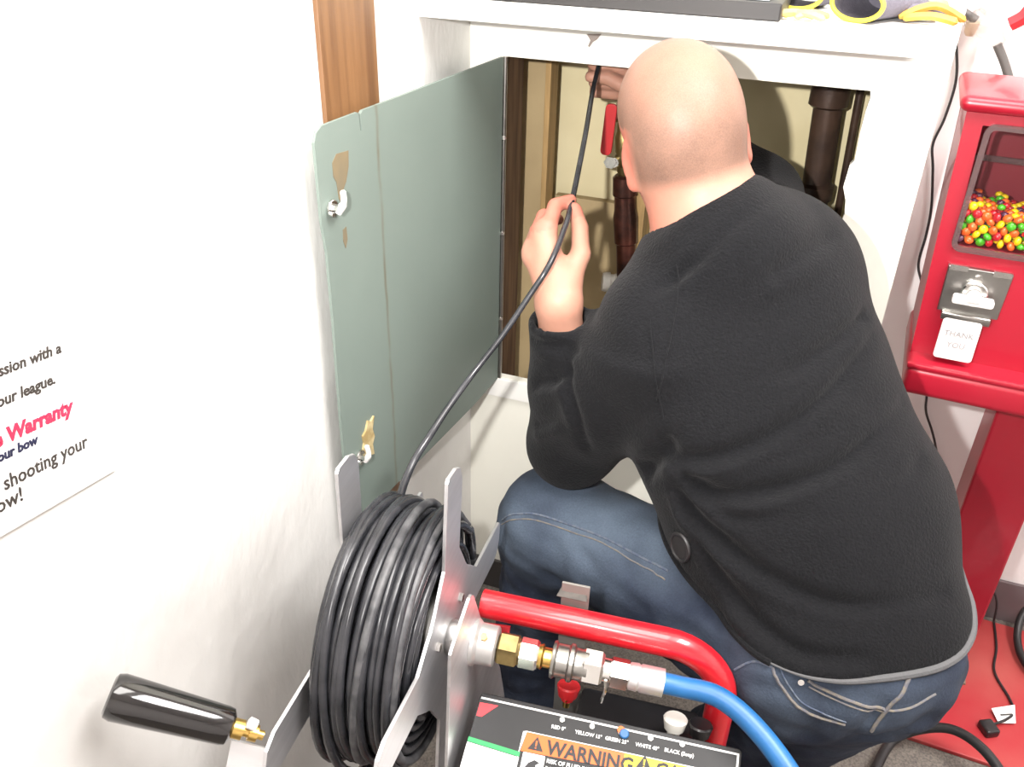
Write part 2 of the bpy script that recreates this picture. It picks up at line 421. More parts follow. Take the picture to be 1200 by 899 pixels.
def mesh_obj(name, v, q, m, parent, attrs=None):
    off = np.array(loc_of(parent)) if parent is not None else np.zeros(3)
    me = bpy.data.meshes.new(name); me.from_pydata((v-off).tolist(), [], q.tolist())
    me.polygons.foreach_set('use_smooth', [True]*len(me.polygons))
    for k, val in (attrs or {}).items():
        a = me.attributes.new(k, 'FLOAT', 'POINT'); a.data.foreach_set('value', val.astype(f32))
    me.update(); return link(name, me, m, parent)

# ================================================================== THE SETTING
XL, YB, YH = -.549, 1.607, 1.30        # left wall, far back wall, face of the boxed-in bulkhead
HX0, HX1, HZ0, HZ1 = -.492, .034, .522, 1.087   # hatch opening
BX1 = .125                             # right edge of the bulkhead
bm = B(); box(bm, (XL-.3, -1.6, -.06), (2.2, YB+.1, 0)); struct('floor', bm, M_carpet)
bm = B(); box(bm, (XL-.12, -1.6, 0), (XL, YB+.1, 2.7)); struct('wall_left', bm, M_wall)
bm = B(); box(bm, (XL, YB, 0), (2.2, YB+.12, 2.7)); struct('wall_back', bm, M_wall2)
bm = B(); box(bm, (2.2, -1.6, 0), (2.32, YB+.12, 2.7)); struct('wall_right', bm, M_wall2)
bm = B(); box(bm, (XL-.12, -1.72, 0), (2.32, -1.6, 2.7)); struct('wall_front', bm, M_wall2)
bm = B(); box(bm, (XL-.12, -1.72, 2.7), (2.32, YB+.12, 2.76)); struct('ceiling', bm, M_wall2)
# the bulkhead: a boxed-in front with the hatch cut through it, and its return to the wall behind
bm = B()
def wallpoly(pts): prism(bm, pts, (0, YH+.014, 0), (1, 0, 0), (0, 0, 1), .014)
wallpoly([(XL, 0), (HX0, 0), (HX0, 2.7), (XL, 2.7)])
wallpoly([(HX0, 0), (BX1, 0), (BX1, HZ0), (HX0, HZ0)])
wallpoly([(HX0, HZ1), (BX1, HZ1), (BX1, 2.7), (HX0, 2.7)])
rag = [(HX1+.000, HZ0), (HX1+.002, .60), (HX1-.004, .66), (HX1+.003, .72), (HX1-.002, .79), (HX1+.001, .855), (HX1-.004, .875), (HX1+.004, .915), (HX1+.001, .935), (HX1-.006, .953), (HX1-.004, .985), (HX1+.001, .992), (HX1, 1.03), (HX1+.001, 1.06), (HX1+.003, 1.078), (HX1+.001, HZ1)]
wallpoly([(BX1, HZ0)]+[(BX1, HZ1)]+rag[::-1])
box(bm, (BX1-.014, YH+.014, 0), (BX1, YB, 2.7))
struct('wall_bulkhead', bm, M_bulk)
bm = B(); box(bm, (XL+.0, YH-.006, HZ0-.040), (BX1-.30, YH, HZ0-.001), .0012); struct('trim_1', bm, M_shelf)   # sill board under the hatch
bm = B(); box(bm, (XL, .867, .0), (XL+.006, .993, 2.6), .001)
struct('trim_2', bm, M_wood)                                             # wood strip up the left wall
bm = B(); box(bm, (XL, YH-.007, 0), (BX1, YH, .075), .001); struct('baseboard_bulkhead', bm, M_base)
bm = B(); box(bm, (BX1, YB-.008, 0), (2.2, YB, .100), .0015); struct('baseboard_back', bm, M_base2)
# timber and boards inside the bulkhead
bm = B(); box(bm, (HX0-.055, YH+.015, .30), (HX0-.004, YH+.10, 1.5), .001); struct('trim_3', bm, M_jamb)       # jamb stud
bm = B(); box(bm, (XL+.001, 1.485, 0), (-.484, 1.50, 1.5)); struct('trim_4', bm, M_tan)                        # tan side board
bm = B(); box(bm, (-.484, 1.478, 0), (-.474, 1.52, 1.5), .001); struct('trim_5', bm, M_stud)                    # raw stud edge
bm = B(); box(bm, (XL+.001, YB-.012, 0), (BX1-.015, YB-.001, 1.5)); struct('trim_6', bm, M_pale)                # plaster back of the cavity
bm = B(); box(bm, (-.474, 1.535, .0), (-.335, 1.555, .80), .001); struct('trim_7', bm, M_tan)                   # low plywood patch behind the pipe
bm = B(); box(bm, (-.32, 1.52, .0), (-.296, 1.585, 1.5), .001); struct('trim_8', bm, M_stud)

# paint scar on the bulkhead above the hatch
sc = obj('paint_chip', (lambda b: (prism(b, [(-.012, .010), (.010, .012), (.004, .004), (-.002, .0), (-.007, -.008), (-.009, -.006), (-.006, .002)], (-.352, YH-.0042, 1.119), (1, 0, 0), (0, 0, 1), .0004), b)[1])(B()), M_scar)
tag(sc, 'torn grey paint scar on the white board just under the shelf', 'paint scar')

# ------------------------------------------------------------------ shelf above the hatch and what lies on it
SZ0, SZ1, SY = 1.160, 1.186, 1.122
t = thing('wall_shelf', 'white painted shelf board across the bulkhead above the open hatch', 'shelf', (-.23, 1.21, SZ0))
bm = B(); box(bm, (XL, SY, SZ0), (.089, YH, SZ1), .002); obj('shelf_board', bm, M_shelf, t)
bm = B(); box(bm, (XL+.002, YH-.0035, SZ0-.034), (BX1-.002, YH, SZ0), .001); obj('cleat', bm, M_shelf, t)

t = thing('storage_tray', 'long dark grey tray lying along the shelf, its front edge cut off by the photo', 'tray', (-.30, 1.2, SZ1))
bm = B(); box(bm, (-.50, 1.128, SZ1), (-.085, 1.27, SZ1+.020), .002); obj('tray_body', bm, M_dark, t)
bm = B(); cyl(bm, (-.418, 1.128, SZ1+.010), (-.418, 1.121, SZ1+.010), .004, seg=14); obj('latch_stud', bm, M_gyel, t)
t2 = thing('printed_box', 'flat pale blue printed box lying on the dark tray on the shelf', 'box', (-.17, 1.2, SZ1+.02))
bm = B(); box(bm, (-.29, 1.142, SZ1+.0202), (-.101, 1.26, SZ1+.060), .0015); obj('carton', bm, M_print, t2)
bm = B(); box(bm, (-.291, 1.1395, SZ1+.0212), (-.196, 1.1418, SZ1+.056)); obj('label', bm, M_white, t2)['label'] = 'white printed front strip'
bm = B(); box(bm, (-.193, 1.1395, SZ1+.0212), (-.104, 1.1418, SZ1+.056)); obj('label', bm, M_white, t2)

def glove(loc, ang, label, curl):
    c = Vector(loc); t = thing('work_glove', label, 'glove', c, 'work gloves on the shelf')
    d = Vector((math.cos(ang), math.sin(ang), 0)); s = Vector((-d.y, d.x, 0)); z = Vector((0, 0, 1))
    # cuff opening faces -d; body and fingers go along +d
    bm = B(); rings = []; seg = 28
    prof = [(.000, .033, .019), (.02, .032, .0185), (.05, .034, .018), (.085, .038, .016), (.115, .036, .013), (.135, .028, .010)]
    for (tt, a, b) in prof: rings.append([bm.verts.new(c+d*tt+s*(a*math.cos(2*PI*i/seg))+z*(b+.0005+b*math.sin(2*PI*i/seg))) for i in range(seg)])
    for tt, a, b in [(.010, .0295, .0155), (.045, .030, .0145), (.09, .031, .012)]:      # the inside
        pass
    inn = []
    for (tt, a, b) in [(.0, .030, .016), (.03, .029, .0155), (.08, .030, .012)]:
        inn.append([bm.verts.new(c+d*tt+s*(a*math.cos(2*PI*i/seg))+z*(prof[0][2]+.0005+b*math.sin(2*PI*i/seg))) for i in range(seg)])
    for a, b in zip(rings, rings[1:]):
        for i in range(seg): bm.faces.new((a[i], b[i], b[(i+1) % seg], a[(i+1) % seg]))
    for a, b in zip(inn, inn[1:]):
        for i in range(seg): bm.faces.new((a[i], a[(i+1) % seg], b[(i+1) % seg], b[i]))
    for i in range(seg): bm.faces.new((rings[0][i], rings[0][(i+1) % seg], inn[0][(i+1) % seg], inn[0][i]))
    bm.faces.new(rings[-1]); bm.faces.new(inn[-1][::-1])
    obj('palm', bm, M_glove, t, True)
    bm = B(); ring = [c-d*.0005+s*(.0325*math.cos(2*PI*i/40))+z*(.0205+.0180*math.sin(2*PI*i/40)) for i in range(40)]
    tube(bm, ring, .0027, 8, closed=True); obj('cuff_trim', bm, M_gyel, t, True)['label'] = 'bright yellow cuff edging'
    for k in range(4):
        o = s*(-.024+.016*k); bm = B()
        tube(bm, spline([c+d*.120+o+z*.010, c+d*.155+o*1.1+z*.011, c+d*(.185+.008*(k in (1, 2)))+o*1.2+z*(.010+curl)], 6), [.0085]*12+[.006], 10)
        obj('finger', bm, M_glove if k % 2 else M_goldleaf, t, True)
    bm = B(); tube(bm, spline([c+d*.06-s*.026+z*.012, c+d*.085-s*.048+z*.011, c+d*.115-s*.055+z*.009], 6), [.009]*12+[.006], 10); obj('thumb', bm, M_glove, t, True)
    return t
glove((-.004, 1.172, SZ1), math.radians(62), 'grey knit glove with its oval yellow-edged cuff facing the room, right-hand one of the pair', .0)
glove((-.078, 1.243, SZ1), math.radians(75), 'grey knit glove with yellow-edged cuff lying behind and left of the other glove', .0)
bm = B()
for (x, y, a, l) in ((-.100, 1.148, .3, .055), (-.085, 1.160, -.2, .05), (-.07, 1.15, .6, .045)):
    d = Vector((math.cos(a), math.sin(a), 0)); tube(bm, spline([Vector((x, y, SZ1+.004)), Vector((x, y, SZ1+.009))+d*l*.5, Vector((x, y, SZ1+.004))+d*l], 5), [.002]+[.0042]*9+[.002], 6)
tag(obj('paper_scrap', bm, M_goldleaf, None, True), 'crumpled tan paper scrap on the shelf in front of the gloves', 'paper')
bm = B()
for (x, y, a, l, zz) in ((.045, 1.205, .15, .075, .020), (.05, 1.20, -.05, .06, .010)):
    d = Vector((math.cos(a), math.sin(a), 0)); tube(bm, spline([Vector((x, y, SZ1+.006)), Vector((x, y, SZ1+zz))+d*l*.5, Vector((x, y, SZ1+.005))+d*l], 6), [.003]+[.005]*11+[.0015], 6)
tag(obj('leather_strip', bm, mat('orange_leather', (.66, .36, .06), .6, var=.3, vscale=30), None, True), 'curled orange-yellow strip on the shelf right of the gloves', 'strip')

# ------------------------------------------------------------------ hatch door, swung open against the left wall
HP = Vector((HX0, YH-.002, HZ0)); DA = math.radians(3.87); DW = .4886
du = Vector((-math.sin(DA), -math.cos(DA), 0)); dn = Vector((math.cos(DA), -math.sin(DA), 0))    # along the door, out of its visible face
t = thing('access_door', 'grey-green painted hatch door swung open against the left wall', 'hatch door', HP)
H = HZ1-HZ0
pts = [(.004, 0), (.10, -.004), (.22, -.001), (.34, .002), (DW-.02, .004), (DW-.004, .012), (DW, .03), (DW-.001, .20), (DW-.004, .33), (DW-.004, .42), (DW+.001, .46), (DW+.001, H-.015), (DW-.004, H-.005), (DW-.014, H),
       (DW-.085, H), (DW-.0875, H-.003), (DW-.0885, H-.022), (DW-.0905, H-.022), (DW-.0915, H-.003), (DW-.096, H), (.004, H)]
bm = B(); prism(bm, pts, HP-dn*.004, du, (0, 0, 1), -.004 if du.cross(Vector((0, 0, 1))).dot(dn) < 0 else .004)
obj('door_panel', bm, [M_door], t)
bm = B()
cyl(bm, HP+dn*.002+Vector((0, 0, .0)), HP+dn*.002+Vector((0, 0, H)), .0032, seg=10)
hg = obj('hinge', bm, M_dsteel, t, True); hg['label'] = 'thin metal hinge rod'
for k in range(3):
    bm = B(); z = .12+.16*k; cyl(bm, HP+dn*.002+Vector((0, 0, z)), HP+dn*.002+Vector((0, 0, z+.005)), .0045, seg=10); obj('knuckle', bm, M_steel, hg)
def patch(name, u, v, pts, m, lab, th=.0006):
    bm = B(); prism(bm, [(u+a, v+b) for a, b in pts], HP+dn*(.0001 if th > 0 else 0), du, (0, 0, 1), th if du.cross(Vector((0, 0, 1))).dot(dn) > 0 else -th)
    o = obj(name, bm, m, t); o['label'] = lab; return o
tanp = mat('bare_tan_patch', (.19, .145, .08), .7, col2=(.15, .125, .08), vscale=30)
patch('bare_patch', .448, .505, [(-.020, .022), (.004, .024), (.013, .016), (.013, .0), (.008, -.008), (.006, -.028), (.002, -.034), (-.002, -.022), (-.011, -.012), (-.018, .004)], tanp, 'tan patch of missing paint by the upper latch')
patch('bare_patch', .447, .428, [(-.003, .012), (.004, .010), (.005, -.004), (.001, -.014), (-.004, -.004)], tanp, 'small tan drip below the upper latch')
pf = patch('torn_paper', .432, .126, [(-.016, .030), (-.008, .026), (-.001, .031), (.006, .018), (.014, .014), (.012, .002), (.016, -.010), (.010, -.030), (.000, -.026), (-.010, -.030), (-.008, -.012), (-.014, -.002), (-.010, .012)], M_foil, 'crinkled gold-tan torn paper by the lower latch', .003)
def latch(u, v, ang, lab):
    c = HP+du*u+Vector((0, 0, v)); bm = B()
    cyl(bm, c, c+dn*.004, .010, seg=18, bev=.001); cyl(bm, c+dn*.004, c+dn*.012, .0055, seg=6)
    g = obj('latch', bm, M_steel, t, True); g['label'] = lab
    bm = B(); q = du*math.cos(ang)+Vector((0, 0, 1))*math.sin(ang); tube(bm, spline([c+dn*.010-q*.004, c+dn*.016+q*.008, c+dn*.013+q*.022], 6), [.0045]*6+[.0035]*6+[.002], 8); obj('cam', bm, M_hivory, g, True)
    for sgn in (1, -1):
        bm = B(); cyl(bm, c+du*.008*sgn-Vector((0, 0, .004))+dn*.003, c+du*.008*sgn-Vector((0, 0, .004))+dn*.009, .003, seg=8); obj('screw', bm, M_steel, g, True)
latch(.470, .471, 1.9, 'silver cam latch near the upper free corner')
latch(.455, .112, 1.6, 'silver cam latch near the lower free corner')

# ------------------------------------------------------------------ paper notice on the left wall
SO = Vector((XL+.0006, .472, .860)); sx_, sz_ = Vector((0, .9898, -.1426)), Vector((0, .1426, .9898))
t = thing('paper_notice', 'white paper notice with printed lines taped to the left wall', 'sign', SO)
bm = B(); prism(bm, [(-.279, 0), (0, 0), (0, .216), (-.279, .216)], SO, sx_, sz_, .0040); obj('sheet', bm, M_paper, t)
def line(body, u, v, size, m, bold=0, shear=0, sx=1, lab=None):
    text('lettering', body, SO+sx_*u+sz_*v+Vector((.0043, 0, 0)), sx_, sz_, size, m, t, 'RIGHT', bold, shear, sx, lab)
line('session with a', -.0430, .1272, .0128, M_inkg, .0003, .1, .95)
line('our league.', -.0525, .1040, .0128, M_inkg, .0003, .1, .95)
line('e Warranty', -.0405, .0735, .0172, M_inkr, .0007, .12, .92, 'pink-red bold words')
line('our bow', -.0775, .0612, .0110, M_inkb, .0004, .1, .95, 'dark blue words')
line('shooting your', -.0295, .0362, .0172, M_inkg, .0002, 0, .86)
line('ow!', -.0975, .0203, .0175, M_inkg, .0002, 0, .93)

# ------------------------------------------------------------------ pipes inside the hatch
def V3(*a): return Vector(a)
px, py = -.343, 1.50
t = thing('water_pipe', 'old dark water pipe with a red-handled shutoff valve inside the hatch', 'pipe', (px, py, .55))
tp, bt = V3(px-.018, py, 1.10), V3(px+.032, py, .655)
def on_pipe(z): k = (z-bt.z)/(tp.z-bt.z); return bt+(tp-bt)*k
bm = B(); cyl(bm, on_pipe(1.30), on_pipe(.985), .0085, seg=16); obj('upper_pipe', bm, M_copper, t, True)
bm = B(); p0 = on_pipe(.865); L = (on_pipe(.985)-p0).length
lathe(bm, p0, on_pipe(.985), [(0, .010), (.01, .014), (.018, .014), (.02, .011), (.035, .0125), (.045, .016), (.07, .016), (.08, .012), (.095, .011), (.097, .0145), (L, .0145)], 18); obj('valve_body', bm, M_brassdk, t, True)
bm = B(); lathe(bm, on_pipe(.965), on_pipe(.992), [(0, .0165), (.012, .0165), (.026, .013)], 8); obj('union_nut', bm, M_steel, t)
bm = B(); c0 = on_pipe(.895)+V3(-.012, -.015, 0); cyl(bm, c0+V3(0, .010, 0), c0-V3(0, .014, 0), .009, seg=10); cyl(bm, c0+V3(-.006, -.010, 0), c0+V3(-.006, -.018, 0), .011, seg=6); obj('handle_nut', bm, M_steel, t)
bm = B(); prism(bm, rrect(.020, .088, .008), c0+V3(-.014, -.014, .055), V3(1, 0, 0), V3(.05, 0, 1), -.006, .001); obj('valve_handle', bm, M_redv, t)['label'] = 'red plastic lever'
bm = B(); lathe(bm, on_pipe(.665), on_pipe(.868), [(0, .0185), (.075, .0185), (.078, .0215), (.125, .0225), (.14, .020), (.165, .0195), (.168, .0225), (.2, .0215), (.204, .017)], 20); obj('lower_pipe', bm, M_copper, t, True)
bm = B(); q = on_pipe(.656)+V3(-.016, 0, 0); lathe(bm, q+V3(-.030, -.01, .004), q+V3(.06, .02, .0), [(0, .017), (.006, .019), (.014, .019), (.015, .0155), (.022, .0155), (.023, .017), (.09, .017)], 20); obj('elbow_fitting', bm, M_pvc, t, True)['label'] = 'white plastic fitting at the foot of the pipe'
bm = B(); cyl(bm, q+V3(.045, .015, .0), V3(q.x+.045, q.y+.015, .0), .016, seg=16); obj('riser', bm, M_pvc, t, True)
t = thing('drain_stack', 'thick dark brown cast iron stack at the right of the hatch cavity', 'pipe', (-.012, 1.53, 0))
bm = B(); lathe(bm, V3(.035, 1.53, .0), V3(-.018, 1.53, 1.035), [(0, .023), (.86, .023), (.861, .028), (.885, .029), (.89, .0235), (1.03, .0235)], 26); obj('stack_pipe', bm, M_iron, t, True)
bm = B(); lathe(bm, V3(-.018, 1.53, 1.012), V3(-.019, 1.53, 1.30), [(0, .026), (.004, .031), (.05, .031), (.055, .025), (.29, .025)], 26); obj('hub_joint', bm, M_iron, t, True)
bm = B(); cyl(bm, V3(.062, 1.56, 0), V3(.018, 1.56, 1.3), .0065, seg=12)
tag(obj('vent_pipe', bm, M_iron, None, True), 'thin dark pipe right of the thick stack inside the hatch', 'pipe')

# ------------------------------------------------------------------ candy vending machine at the right
MX, MY, MA = .386, 1.40, math.radians(-3)
mu = Vector((math.cos(MA), math.sin(MA), 0)); mv = Vector((-math.sin(MA), math.cos(MA), 0)); mz = Vector((0, 0, 1)); mo = Vector((MX, MY, 0)); MR = Matrix.Rotation(MA, 3, 'Z')
def wid(z): return 1+.085*min(max(z-.70, 0), .40)/.38
def mp(u, v, z): return mo+mu*u*wid(z)+mv*v+mz*z
def taper(bm):
    for v_ in bm.verts:
        q_ = v_.co-mo; u_ = q_.dot(mu); v_.co += mu*u_*(wid(v_.co.z)-1)
    return bm
def mbox(bm, lo, hi, bev=0, seg=3):
    c = (Vector(lo)+Vector(hi))/2; s = (Vector(hi)-Vector(lo))/2; w_ = mo+mu*c.x+mv*c.y+mz*c.z; t_ = B(); box(t_, w_-s, w_+s, bev, seg, MR); merge(bm, taper(t_))
t = thing('candy_machine', 'red twin candy vending machine on a red post stand beside the hatch', 'vending machine', mo)
FY = -.105            # body front
HB = .205             # half width of the body
W0, W1, WZ0, WZ1 = .038, .184, .887, 1.056  # window span from the centre, its sill and head
bm = B()
for (lo, hi) in (((-HB, FY, .712), (HB, .065, .884)), ((-HB, FY, 1.056), (HB, .065, 1.080)), ((-HB, FY, .884), (-W1, .065, 1.056)), ((W1, FY, .884), (HB, .065, 1.056)), ((-W0, FY, .884), (W0, .065, 1.056)), ((-HB, .045, .884), (HB, .065, 1.056))): mbox(bm, lo, hi)
bmesh.ops.remove_doubles(bm, verts=bm.verts, dist=1e-5)
obj('cabinet', bm, M_redm, t)
bm = B(); mbox(bm, (-HB-.010, FY-.012, 1.072), (HB+.010, .072, 1.0935), .010, 4); obj('lid', bm, M_redm, t, True)
bm = B(); mbox(bm, (-HB-.004, FY-.055, .670), (HB+.004, .066, .716), .010, 4); tr = obj('tray', bm, M_redm, t, True)
bm = B(); mbox(bm, (-HB-.004, FY-.055, .713), (HB+.004, FY-.046, .722), .003, 2); obj('lip', bm, M_redm, tr, True)
M_win = mat('smoky_clear_window', (.06, .03, .03), .06, alpha=.08, spec=.5)
M_frm = mat('clear_grey_frame', (.13, .08, .08), .2, alpha=.6)
M_inner = mat('dark_red_lining', (.24, .010, .022), .6)
def ring_prism(bm, w_, h_, b_, r_, o, th):
    n = 7; A = rrect(w_, h_, r_, n); D = rrect(w_-2*b_, h_-2*b_, max(r_-b_, .003), n); N = len(A)
    vs_ = [[bm.verts.new(o+mu*a+mz*c-mv*q) for a, c in poly] for q in (0, th) for poly in (A, D)]
    A0, D0, A1, D1 = vs_
    for i in range(N):
        j = (i+1) % N
        bm.faces.new((A1[i], A1[j], D1[j], D1[i])); bm.faces.new((A0[j], A0[i], D0[i], D0[j])); bm.faces.new((A0[i], A0[j], A1[j], A1[i])); bm.faces.new((D0[j], D0[i], D1[i], D1[j]))
    bmesh.ops.recalc_face_normals(bm, faces=bm.faces)
for sgn in (-1, 1):
    cx = sgn*(W0+W1)/2; wc = mp(cx, FY, (WZ0+WZ1)/2)
    bm = B(); ring_prism(bm, W1-W0+.008, WZ1-WZ0+.008, .0075, .014, wc, .006); fr = obj('window', bm, M_frm, t, True); fr['label'] = 'clear grey window frame'
    bm = B(); prism(bm, rrect(W1-W0-.008, WZ1-WZ0-.008, .008), wc-mv*.003, mu, mz, .0015); obj('pane', bm, M_win, fr)
    bm = B(); mbox(bm, (cx-.072, .040, .886), (cx+.072, .0445, 1.054)); mbox(bm, (cx-.0735, FY+.012, .8845), (cx+.0735, .040, .8865)); mbox(bm, (cx-.0738, FY+.012, .887), (cx-.0722, .040, 1.054)); mbox(bm, (cx+.0722, FY+.012, .887), (cx+.0738, .040, 1.054)); obj('hopper_lining', bm, M_inner, t)
    bm = B(); mbox(bm, (cx-.070, .0, .985), (cx+.070, .006, .993)); obj('baffle', bm, M_frm, t)
    # coin mechanism
    mcx = cx-.033 if sgn < 0 else cx; cc = mp(mcx, FY, .829)
    bm = B(); prism(bm, [(-.040, -.036), (.040, -.036), (.042, .034), (-.042, .034)], cc, mu, mz, .010, .0015); mech = obj('coin_mechanism', bm, M_dsteel, t)
    for s2 in (-1, 1):
        bm = B(); prism(bm, rrect(.024, .008, .002), cc+mu*.028*s2+mz*.033-mv*.0095, mu, mz, .004); obj('slot_lip', bm, M_steel, mech)
    bm = B(); cyl(bm, cc-mv*.010, cc-mv*.020, .018, seg=28, bev=.002); obj('dial', bm, M_steel, mech, True)
    bm = B(); c2 = cc-mv*.022-mz*.006; prism(bm, rrect(.054, .012, .004), c2, mu, mz, .012, .001); cyl(bm, c2+mz*.004, c2-mv*.012+mz*.004, .010, seg=20); obj('turn_handle', bm, M_hivory, mech, True)
    bm = B(); cyl(bm, cc-mv*.010+mz*.020, cc-mv*.013+mz*.020, .006, seg=16); obj('coin_slot', bm, M_steel, mech, True)
    # chute with its hinged silver flap
    fo = mp(mcx-.004, FY-.004, .790); fu = (mz*1-mv*.0+mv*.10).normalized()
    bm = B(); mbox(bm, (mcx-.034, FY-.018, .783), (mcx+.030, FY, .795), .002); ch = obj('chute_hood', bm, M_dsteel, t, True)
    bm = B(); prism(bm, rrect(.052, .062, .005), fo-mz*.034-mv*.014, mu, fu, .004, .0008); fl = obj('chute_door', bm, M_hivory, t); fl['label'] = 'silver-grey chute flap with embossed words'
    for k, wd in enumerate(('THANK', 'YOU')):
        text('lettering', wd, fo-mz*.034-mv*.0186+fu*(.006-.017*k), mu, fu, .0115, M_greyp, fl, 'CENTER', .0001)
bm = B(); mbox(bm, (-.049, -.010, .012), (.049, .088, .656), .004, 2); obj('post', bm, M_redm, t)
bm = B(); mbox(bm, (-.060, -.021, .009), (.060, .099, .013)); obj('post_flange', bm, mat('grey_weld_flange', (.22, .16, .12), .7, var=.3, vscale=40), t)
bm = B(); mbox(bm, (-.222, -.19, .0), (.222, .185, .009), .002, 2); obj('base_plate', bm, M_redplate, t)
# the candies: each one its own object, heaped behind the two windows
cm = {}
cand_col = dict(red=(.50, .01, .02), orange=(.80, .13, .02), yellow=(.88, .62, .005), green=(.06, .42, .015), purple=(.075, .02, .05))
def candy_mesh(nm, col):
    b = B(); bmesh.ops.create_uvsphere(b, u_segments=12, v_segments=8, radius=1)
    bmesh.ops.scale(b, vec=(.0066, .0066, .0046), verts=b.verts); me = bpy.data.meshes.new('candy'); b.to_mesh(me); b.free()
    me.polygons.foreach_set('use_smooth', [True]*len(me.polygons)); me.materials.append(mat('candy_'+nm, col, .22, coat=.4)); return me
for k, c in cand_col.items(): cm[k] = candy_mesh(k, c)
rnd = random.Random(11)
def heap_top(u): return .937 + .008*math.sin(u*34+1.2) + .004*math.sin(u*90)
ncand = 0
heap = []; rows_ = ('bottom', 'second', 'third', 'fourth', 'fifth', 'sixth', 'seventh', 'eighth', 'ninth'); nth = ('first', 'second', 'third', 'fourth', 'fifth', 'sixth', 'seventh')
for row in range(9):
    seen = {}
    for col_ in range(12):
        u = -W1+.0075+col_*.0126+(.0063 if row % 2 else 0)
        if u > -W0-.006: continue
        z = WZ0+.008+row*.0094+rnd.uniform(-.0012, .0012)
        if z > heap_top(u): continue
        k = rnd.choice(('red', 'orange', 'orange', 'yellow', 'yellow', 'green', 'green', 'purple'))
        P_ = mp(u+rnd.uniform(-.001, .001), FY+.017+rnd.uniform(-.0015, .0015), z)
        if u > -.103: heap.append((P_, k)); continue                 # past the edge of the photo
        o = bpy.data.objects.new('candy', cm[k]); C.objects.link(o); o.location = P_
        o.rotation_euler = (rnd.uniform(0, 3), rnd.uniform(0, 3), rnd.uniform(0, 3)); n_ = seen.get(k, 0); seen[k] = n_+1
        tag(o, '%s candy in the %s row%s behind the vending window, %s %s from left' % (k, rows_[row], ' up' if row else '', nth[n_], k), 'candy', 'candies heaped in the vending machine')
# the rest of the heap: one mass of sweets behind the front layer, and the twin hopper
for layer in range(1, 8):
    for row in range(9):
        for col_ in range(12):
            u = -W1+.009+col_*.0130+(.006 if (row+layer) % 2 else 0)
            z = WZ0+.009+row*.0096
            if u > -W0-.007 or z > heap_top(u)+.004: continue
            if layer > 3 and z < heap_top(u)-.014: continue
            heap.append((mp(u, FY+.017+layer*.0106, z), rnd.choice(('red', 'orange', 'yellow', 'green', 'yellow', 'purple'))))
for layer in range(0, 3):
    for row in range(6):
        for col_ in range(11): heap.append((mp(W0+.009+col_*.0130+(.006 if (row+layer) % 2 else 0), FY+.017+layer*.0106, WZ0+.009+row*.0096), rnd.choice(list(cand_col))))
bm = B(); kl = list(cand_col); src = B(); bmesh.ops.create_icosphere(src, subdivisions=1, radius=.0064); bmesh.ops.scale(src, vec=(1, 1, .75), verts=src.verts)
src.verts.ensure_lookup_table(); vs0 = [v_.co.copy() for v_ in src.verts]; fs0 = [[v_.index for v_ in f.verts] for f in src.faces]; src.free()
for P_, k in heap:
    vv_ = [bm.verts.new(P_+c_) for c_ in vs0]
    for f in fs0: bm.faces.new([vv_[i] for i in f]).material_index = kl.index(k)
tag(obj('candy_heap', bm, [cm[k].materials[0] for k in cand_col], None, True, sharp=180), 'mass of mixed candies filling the hopper behind the front layer', 'candy', None, 'stuff')

# ------------------------------------------------------------------ cords on the wall and floor at the right
bm = B()
tube(bm, spline([(.128, 1.598, 1.190), (.150, 1.599, 1.120), (.166, 1.60, 1.060), (.165, 1.60, 1.0), (.158, 1.60, .955), (.168, 1.60, .915), (.182, 1.60, .85), (.186, 1.60, .80), (.187, 1.60, .745), (.205, 1.60, .70), (.235, 1.60, .60), (.262, 1.60, .50), (.272, 1.60, .455), (.30, 1.60, .40), (.36, 1.595, .26), (.44, 1.59, .14), (.50, 1.585, .07), (.512, 1.575, .012)], 10), .0022, 8)
tag(obj('thin_cord', bm, M_cord, None, True), 'thin dark cord hanging down the back wall behind the vending machine', 'cord')
t = thing('extension_plug', 'clear plastic plug end of a thick grey cord hanging above the vending machine', 'plug', (.19, 1.585, 1.13))
bm = B(); tube(bm, spline([(.112, 1.585, 1.190), (.130, 1.585, 1.172), (.150, 1.585, 1.160), (.170, 1.585, 1.15)], 8), .0062, 12); obj('cord_entry', bm, M_gcord, t, True)
bm = B(); tube(bm, spline([(.207, 1.585, 1.119), (.228, 1.583, 1.088), (.250, 1.58, 1.045), (.266, 1.578, .99)], 8), .0064, 12); obj('cord_tail', bm, M_gcord, t, True)
bm = B(); lathe(bm, (.160, 1.585, 1.158), (.215, 1.583, 1.118), [(0, .009), (.004, .016), (.026, .019), (.034, .020), (.05, .015), (.06, .010), (.066, .008)], 20); obj('plug_shell', bm, M_clear, t, True)
bm = B(); lathe(bm, (.166, 1.585, 1.128), (.166, 1.582, 1.150), [(0, .006), (.005, .009), (.02, .010)], 14); obj('boot', bm, mat('tan_boot', (.55, .42, .30), .5), t, True)
t = thing('plastic_bag', 'crinkled clear plastic bag with red print hanging at the top right corner', 'bag', (.225, 1.575, 1.15))
bm = B(); g = {}
for i in range(15):
    for j in range(13):
        u, v = i/14, j/12; x = .175+.095*u+.012*v; z = 1.145+.085*v; y = 1.573+.010*noise.noise(Vector((u*5, v*5, 3)))+.006*noise.noise(Vector((u*13, v*11, 8)))
        g[i, j] = bm.verts.new((x, y, z))
for i in range(14):
    for j in range(12): bm.faces.new((g[i, j], g[i+1, j], g[i+1, j+1], g[i, j+1]))
obj('film', bm, mat('clear_film', (.9, .88, .86), .15, alpha=.35, spec=.8), t, True)
